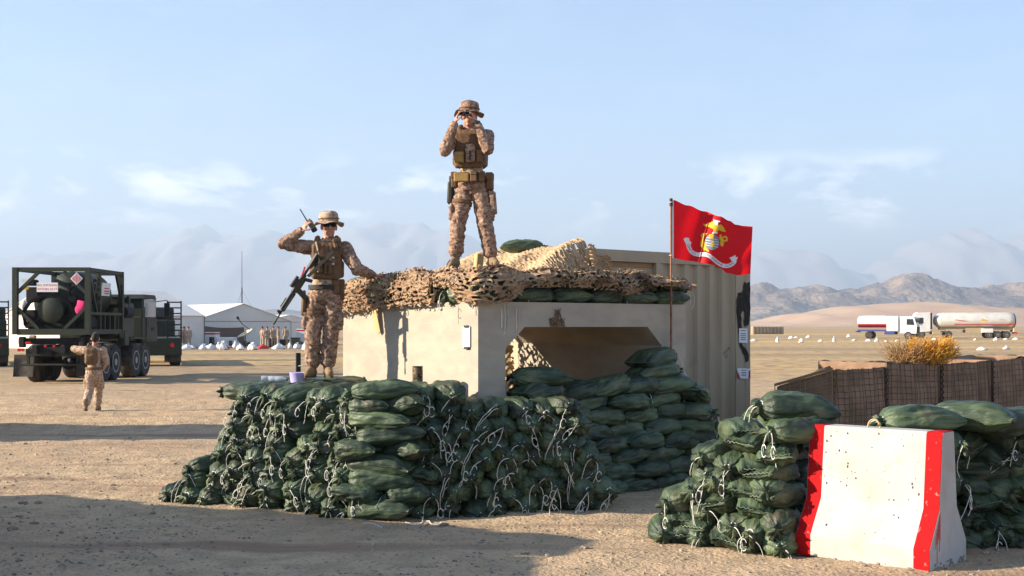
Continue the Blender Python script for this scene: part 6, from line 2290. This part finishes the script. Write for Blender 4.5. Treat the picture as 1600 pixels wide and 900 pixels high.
def tent(apex, ang, W, L, hr_, he, label, flap=True):
    """gabled frame tent; apex = ridge end nearest the camera, ang turns its gable to the right"""
    g = Vector((math.cos(ang), math.sin(ang), 0))
    k = Vector((-math.sin(ang), math.cos(ang), 0))
    o = Vector((apex.x, apex.y, 0))
    t = thing('frame_tent', o, label, 'tent', group='white frame tents')
    Z = Vector((0, 0, 1))

    def q_(name, fn, m, smooth=0):
        mb = MB(); fn(mb); return mb.build(name, m, t, smooth, world=True)
    h = W / 2
    q_('gable_wall', lambda b: b.prism([(-h, 0), (h, 0), (h, he), (0, hr_), (-h, he)], o, g, Z, k * .05), M['tent'])
    q_('gable_wall', lambda b: b.prism([(-h, 0), (h, 0), (h, he), (0, hr_), (-h, he)], o + k * L, g, Z, -k * .05), M['tent'])
    nb = 3
    for e in (-1, 1):
        for i in range(nb):
            a0, a1 = L * i / nb + .02 - (.12 if i == 0 else 0), L * (i + 1) / nb - .02
            q_('roof_panel', lambda b: b.prism([(0, hr_ + .06), (e * (h + .12), he + .02), (e * (h + .12), he - .03), (0, hr_ + .0)], o + k * a0, g, Z, k * (a1 - a0)), M['tent'])
            q_('side_wall', lambda b: b.prism([(e * h, 0), (e * h, he), (e * (h - .04), he), (e * (h - .04), 0)], o + k * a0, g, Z, k * (a1 - a0)), M['tent'])
        for i in range(nb + 1):
            q_('frame_pole', lambda b: b.cyl(o + g * (e * (h + .06)) + k * (L * i / nb), o + g * (e * (h + .06)) + k * (L * i / nb) + Z * he, .03, n=8), M['tent_dark'])
    q_('gable_beam', lambda b: b.bar(o - g * h + Z * he - k * .04, o + g * h + Z * he - k * .03, .03), M['tent_dark'])
    if flap:
        q_('door_flap', lambda b: b.grid(12, 4, lambda u, v: o + g * (-h + .05 + h * 1.0 * u) - k * (.06 + .05 * math.sin(u * 9)) + Z * (v * (he - .55 + .15 * math.sin(u * math.pi) * -1 + .25 * (1 - u)))), M['tent_dark'])
    return t


tent(P(380, 475, 113), math.radians(40), 10.0, 14, 3.86, 2.25, 'large white frame tent with brown door flap behind the radio man')
tent(P(452, 493, 165), math.radians(40), 9.0, 9, 3.25, 2.3, 'smaller white frame tent partly hidden by the rifle and the soldier', False)
tent(P(62, 452, 98), math.radians(-38), 11.0, 12, 4.8, 2.7, 'white frame tent at the left edge behind the tank truck', False)
tent(P(215, 487, 150), math.radians(40), 9.0, 14, 3.6, 2.4, 'low white tent wing seen through the ladder ramps', False)

mast = thing('antenna_mast', P(378, 540, 117), 'tall thin antenna mast rising behind the large tent', 'mast')
pb_ = P(378, 540, 117); pb_.z = 0
mb = MB(); mb.cyl(pb_, pb_ + Vector((0, 0, 5.5)), .06, n=8); mb.build('lower_tube', M['wire'], mast, smooth=40, world=True)
mb = MB(); mb.cyl(pb_ + Vector((0, 0, 5.4)), pb_ + Vector((0, 0, 9.0)), .035, .02, 8); mb.build('whip', M['wire'], mast, smooth=40, world=True)
for i, a in enumerate((0.3, 2.4, 4.5)):
    mb = MB(); mb.cyl(pb_ + Vector((0, 0, 5.3)), pb_ + Vector((3 * math.cos(a), 3 * math.sin(a), 0)), .008, n=5); mb.build('guy_wire', M['wire'], mast, smooth=0, world=True)

dc = P(383, 521, 104)
dish = thing('satellite_dish', (dc.x, dc.y, 0), 'cream satellite dish tilted on its stand before the large tent', 'satellite dish')
dn = Vector((-.45, -.25, .86)).normalized()
mb = MB(); mb.lathe([(.02, -.16), (.3, -.13), (.55, -.04), (.72, .05), (.70, .06), (.5, -.01), (.02, -.12)], dc, dn, 28); mb.build('reflector', M['dish'], dish, smooth=60, world=True)
mb = MB(); mb.tube([dc + Vector((.45, 0, .3)), P(378, 506, 104), P(372, 497, 103.7)], .035, 6); mb.build('feed_arm', M['wire'], dish, smooth=40, world=True)
mb = MB(); mb.cyl(P(373, 499, 103.7), P(370.5, 495, 103.6), .09, .12, 10); mb.build('feed_horn', M['black'], dish, smooth=40, world=True)
mb = MB(); mb.cyl((dc.x, dc.y, 0), dc, .05, n=8)
for a in (0.5, 2.6, 4.7):
    mb.cyl((dc.x, dc.y, .6), (dc.x + .6 * math.cos(a), dc.y + .6 * math.sin(a), 0), .03, n=6)
mb.build('stand', M['wire'], dish, smooth=40, world=True)

for px0, px1, py, d, lb in ((300, 338, 519, 105, 'white site box with red band left of the large tent door'), (339, 365, 527, 104, 'lower white site box right of the red-banded one'),
                            (463, 484, 514, 120, 'white site box with red band half hidden by the soldier')):
    a, b_ = P(px0, py, d), P(px1, py, d)
    t = thing('site_box', ((a.x + b_.x) / 2, d, 0), lb, 'site box')
    w = b_.x - a.x
    mb = MB(); mb.box(((a.x + b_.x) / 2, d + .7, a.z / 2), (w, 1.4, a.z), bev=.04); mb.build('cabinet', M['white'], t, smooth=0, world=True)
    if 'lower' not in lb:
        mb = MB(); mb.box(((a.x + b_.x) / 2, d + .7, a.z - .14), (w + .02, 1.42, .13)); mb.build('red_band', M['redband'], t, smooth=0, world=True)
    mb = MB(); mb.box((b_.x - w * .18, d - .012, a.z * .42), (w * .22, .02, a.z * .5)); mb.build('door', M['glass'], t, smooth=0, world=True)

for i, (px, py, w, h_, lb) in enumerate(((424, 527, 14, 13, 'olive crate beside the standing group near the tents'), (441, 530, 11, 11, 'small olive crate right of the standing group'),
                                         (462, 527, 13, 14, 'dark olive crate just left of the soldier legs'))):
    d = 105
    c = P(px, py, d)
    t = thing('crate', (c.x, d, 0), lb, 'crate', group='crates by the tents')
    mb = MB(); mb.box((c.x, d, (h_ * d / F) / 2), (w * d / F, .7, h_ * d / F), bev=.02); mb.build('case', M['truck_green'], t, smooth=0, world=True)
    mb = MB(); mb.box((c.x, d, (h_ * d / F) + .03), (w * d / F + .05, .75, .06), bev=.01); mb.build('lid', M['truck'], t, smooth=0, world=True)

# small figures by the tents: one built, the rest copies
fg = None


def far_person(px, d, yaw, label, lean=0.0):
    global fg
    c = P(px, 520, d); c.z = 0
    if fg is None:
        t = thing('person', (0, 0, 0), label, 'person', group='people by the tents')
        b = MB()
        head_shapes(b, Vector((0, 0, 1.66)), (0, -1, 0), (0, 0, 1))
        b.cap((0, 0, 1.6), (0, 0, 1.45), .055, .07)
        b.cap((0, 0, 1.35), (0, 0, 1.0), .12, .12)
        for e in (-1, 1):
            b.cap((e * .19, 0, 1.42), (e * .25, .02, 1.13), .05, .04)
            b.cap((e * .25, .02, 1.13), (e * .24, -.08, .88), .04, .03)
            hand(b, (e * .24, -.08, .88), (0, -.1, -1), (-e, 0, 0), .4, e)
            b.cap((e * .10, 0, .92), (e * .12, 0, .5), .07, .05)
            b.cap((e * .12, 0, .5), (e * .12, .02, .1), .05, .04)
        blob(b, 'body', M['skin'], t, .018, 1, world=False)
        b = MB()
        b.ell((0, 0, 1.3), (.18, .12, .22)); b.cap((0, 0, 1.2), (0, 0, .98), .14, .14)
        for e in (-1, 1):
            b.cap((e * .19, 0, 1.42), (e * .25, .02, 1.13), .075, .06)
            b.cap((e * .25, .02, 1.13), (e * .24, -.07, .92), .06, .048)
        blob(b, 'jacket', M['camo_light'], t, .02, 2, world=False)
        b = MB()
        b.ell((0, 0, .95), (.17, .13, .13))
        for e in (-1, 1):
            b.cap((e * .10, 0, .9), (e * .12, 0, .5), .10, .085); b.cap((e * .12, 0, .5), (e * .12, .02, .16), .085, .08)
        blob(b, 'trousers', M['camo_light'], t, .02, 2, world=False)
        b = MB()
        for e in (-1, 1):
            q = MB(); q.cap((e * .12, .03, .07), (e * .13, -.13, .05), .055, .045); q.build('boot', M['boot'], t, smooth=60)
        b = MB(); b.ell((0, .005, 1.71), (.085, .105, .09)); b.build('hair', M['hair'], t, smooth=60)
        fg = t
        o = t
    else:
        o = copy_tree(fg)
        o['label'] = label
    o.location = c
    o.rotation_euler = (0, 0, yaw)
    return o


for px, d, yaw, lb in ((283, 100, 1.0, 'person in uniform leftmost of the pair group beside the ladder ramps'), (288, 101, 2.2, 'person in uniform second from left beside the ladder ramps'),
                       (294.5, 100, 3.6, 'person in uniform rightmost of the group beside the ladder ramps'), (265, 104, 2.0, 'person in uniform seen through the ladder ramps'),
                       (410, 102, 2.5, 'person in uniform leftmost of the group before the large tent'), (417.5, 103, 4.0, 'person in uniform second in the group before the large tent'),
                       (427, 104, 0.6, 'person in uniform third in the group before the large tent'), (435, 101, 1.6, 'person in uniform rightmost of the group before the large tent'),
                       (446, 108, 3.3, 'person in uniform standing between crates near the soldier')):
    far_person(px, d, yaw, lb)


def sack_mesh(kind, m, seed):
    rr = random.Random(seed)
    mb = MB()
    ph = rr.random() * 6
    if kind == 0:
        prof = [(.02, 0), (.25, .0), (.29, .07), (.26, .17), (.17, .26), (.06, .30), (.09, .36), (.02, .37)]
    elif kind == 1:
        prof = [(.02, 0), (.34, .0), (.36, .08), (.28, .2), (.1, .28), (.02, .30)]
    else:
        prof = [(.02, 0), (.2, .0), (.23, .12), (.19, .28), (.13, .40), (.05, .46), (.09, .56), (.02, .58)]
    mb.lathe(prof, n=14, mod=lambda i, a: (1 + .32 * math.sin(2 * a + ph) + .14 * math.sin(5 * a + i), .05 * math.sin(2 * a + ph + i) * (i > 0)))
    return mb.mesh('white_sack', m, smooth=60)


SK = [sack_mesh(k, M['sack'], 5 + k) for k in range(3)]
SKR = sack_mesh(1, M['red_sack'], 9)
GB = sack_mesh(1, M['coyote'], 14)
GB2 = sack_mesh(0, M['truck_green'], 15)


def sack(me, px, py, label, grp, s=1.0, d=None):
    d = d or H * F / (py - YH)
    o = link({SKR: 'red_sack', GB: 'kit_bag', GB2: 'kit_bag'}.get(me, 'white_sack'), me)
    o.location = ((px - 800) / F * d, d, 0)
    o.rotation_euler = (0, 0, R.random() * 6)
    o.scale = (s, s, s * R.uniform(.85, 1.2))
    tag(o, label, 'sack', grp)


right = [(1178, 533, 1, 1), (1215, 535, 2, 1.1), (1236, 529, 1, 1.1), (1244, 528, 1, .8), (1252, 535, 0, 1.2), (1263, 528, 0, 1.2), (1282, 534, 1, 1.0), (1303.5, 534, 2, 1.1), (1326, 527, 0, 1.4), (1335, 533, 1, .9),
         (1357, 533, 1, .9), (1370, 534, 2, 1.0), (1385.5, 534, 1, .8), (1401.5, 534, 0, .9), (1435, 528, 1, 1), (1493, 545, 1, .9), (1534, 547, 1, 1.0), (1572.5, 546, 0, 1.0), (1524, 532, 1, .9),
         (1556, 532, 0, 1.0), (1572, 531, 1, .9), (1587, 531, 1, 1.0), (1460, 531, 1, .9)]
right.sort()
for i, (px, py, kd, s_) in enumerate(right):
    sack(SK[kd], px, py, 'white sack on the plain right of the container, number %s counted from left' % (
        ORD + ['fifteenth', 'sixteenth', 'seventeenth', 'eighteenth', 'nineteenth', 'twentieth', 'twenty-first', 'twenty-second', 'twenty-third', 'twenty-fourth'])[i], 'white sacks on the right plain', s_ * 0.9)
rs = random.Random(31)
ORD2 = ORD + ['fifteenth', 'sixteenth', 'seventeenth', 'eighteenth', 'nineteenth', 'twentieth', 'twenty-first', 'twenty-second', 'twenty-third', 'twenty-fourth', 'twenty-fifth', 'twenty-sixth', 'twenty-seventh', 'twenty-eighth',
              'twenty-ninth', 'thirtieth', 'thirty-first', 'thirty-second', 'thirty-third', 'thirty-fourth', 'thirty-fifth', 'thirty-sixth']
xs = sorted([rs.uniform(281, 372) for _ in range(24)] + [rs.uniform(372, 482) for _ in range(12)])
for i, px in enumerate(xs):
    sack(SK[rs.choice((0, 0, 1, 2))], px, rs.uniform(541, 547), 'white sack in the row before the tents, %s counted from left' % ORD2[i], 'white sacks before the tents', rs.uniform(.9, 1.25))
sack(SKR, 352, 546, 'red sack left in the row before the tents', 'red sacks before the tents', 1.1)
sack(SKR, 411, 545, 'red sack right in the row before the tents', 'red sacks before the tents', 1.1)

for i, (px, py, k) in enumerate(((303, 540, 0), (318, 539, 1), (372, 541, 1), (390, 540, 0), (398, 538, 1), (432, 541, 0), (450, 540, 1), (455, 543, 0), (470, 541, 1), (478, 543, 0))):
    sack((GB, GB2)[k], px, py, 'dark kit bag on the ground by the tents, %s counted from left' % ORD[i], 'kit bags by the tents', 1.3)
for i in range(9):
    px = 1177 + i * 6.0
    d = 255
    c = P(px, 520, d)
    t = MB(); t.lathe([(.44, 0), (.47, .5), (.46, 1.2), (.43, 1.6), (.36, 1.62), (.02, 1.55)], (c.x, d + i * .3, 0), n=16, mod=lambda k, a: (1 + .04 * math.sin(3 * a + i), 0))
    tag(t.build('sand_gabion', M['gabion'], smooth=60), 'pale round sand-filled gabion far off right of the container, %s from left' % ORD[i], 'gabion', 'far gabion row')

# ------------------------------------------------------------------ unseen container and gabion walls, invented to cast the long shadows from the left
shadow_container = thing('shipping_container', (-13.2, 20.75, 0), 'tan shipping container added out of view at left to cast the shadow band', 'container')
mb = corrugated(0.1, 5.96, .15, 2.5, Vector((-16.2, 19.55, 0)), Vector((1, 0, 0)), Vector((0, 1, 0)), .27); mb.build('front_panel', M['container'], shadow_container, smooth=0, world=True)
mb = corrugated(0.1, 2.34, .15, 2.5, Vector((-10.15, 19.55, 0)), Vector((0, 1, 0)), Vector((-1, 0, 0)), .27); mb.build('end_panel', M['container'], shadow_container, smooth=0, world=True)
mb = MB(); mb.box((-13.2, 20.75, 2.56), (6.1, 2.44, .10)); mb.build('roof', M['container'], shadow_container, smooth=0, world=True)
mb = MB(); mb.box((-13.2, 21.93, 1.3), (6.0, .06, 2.4)); mb.build('back_panel', M['container'], shadow_container, smooth=0, world=True)
mb = MB(); mb.box((-13.2, 20.75, .08), (6.1, 2.44, .15)); mb.build('floor_frame', M['container'], shadow_container, smooth=0, world=True)
s0 = Vector((-12.0, 11.80, 0)); s1_ = Vector((-5.55, 9.10, 0))
sdv = (s1_ - s0).normalized(); snv = Vector((sdv.y, -sdv.x, 0))
for i in range(5):
    gabion(s0 + sdv * (1.4 * i), sdv, snv, 1.38, 2.50 - .14 * (i == 4) - .08 * (i % 2), 0.8, 'brown gabion in the added unseen shadow-casting wall at left, %s from its far end' % ORD[i], 'unseen gabion walls added for shadow', 20.0 + i)
for i in range(3):
    gabion(Vector((-5.45, 4.9 + 1.4 * i, 0)), Vector((0, 1, 0)), Vector((1, 0, 0)), 1.38, 2.2 - .1 * (i % 2), 0.8, 'brown gabion of the nearer unseen wall added for its shadow, %s from its near end' % ORD[i], 'unseen gabion walls added for shadow', 30.0 + i)
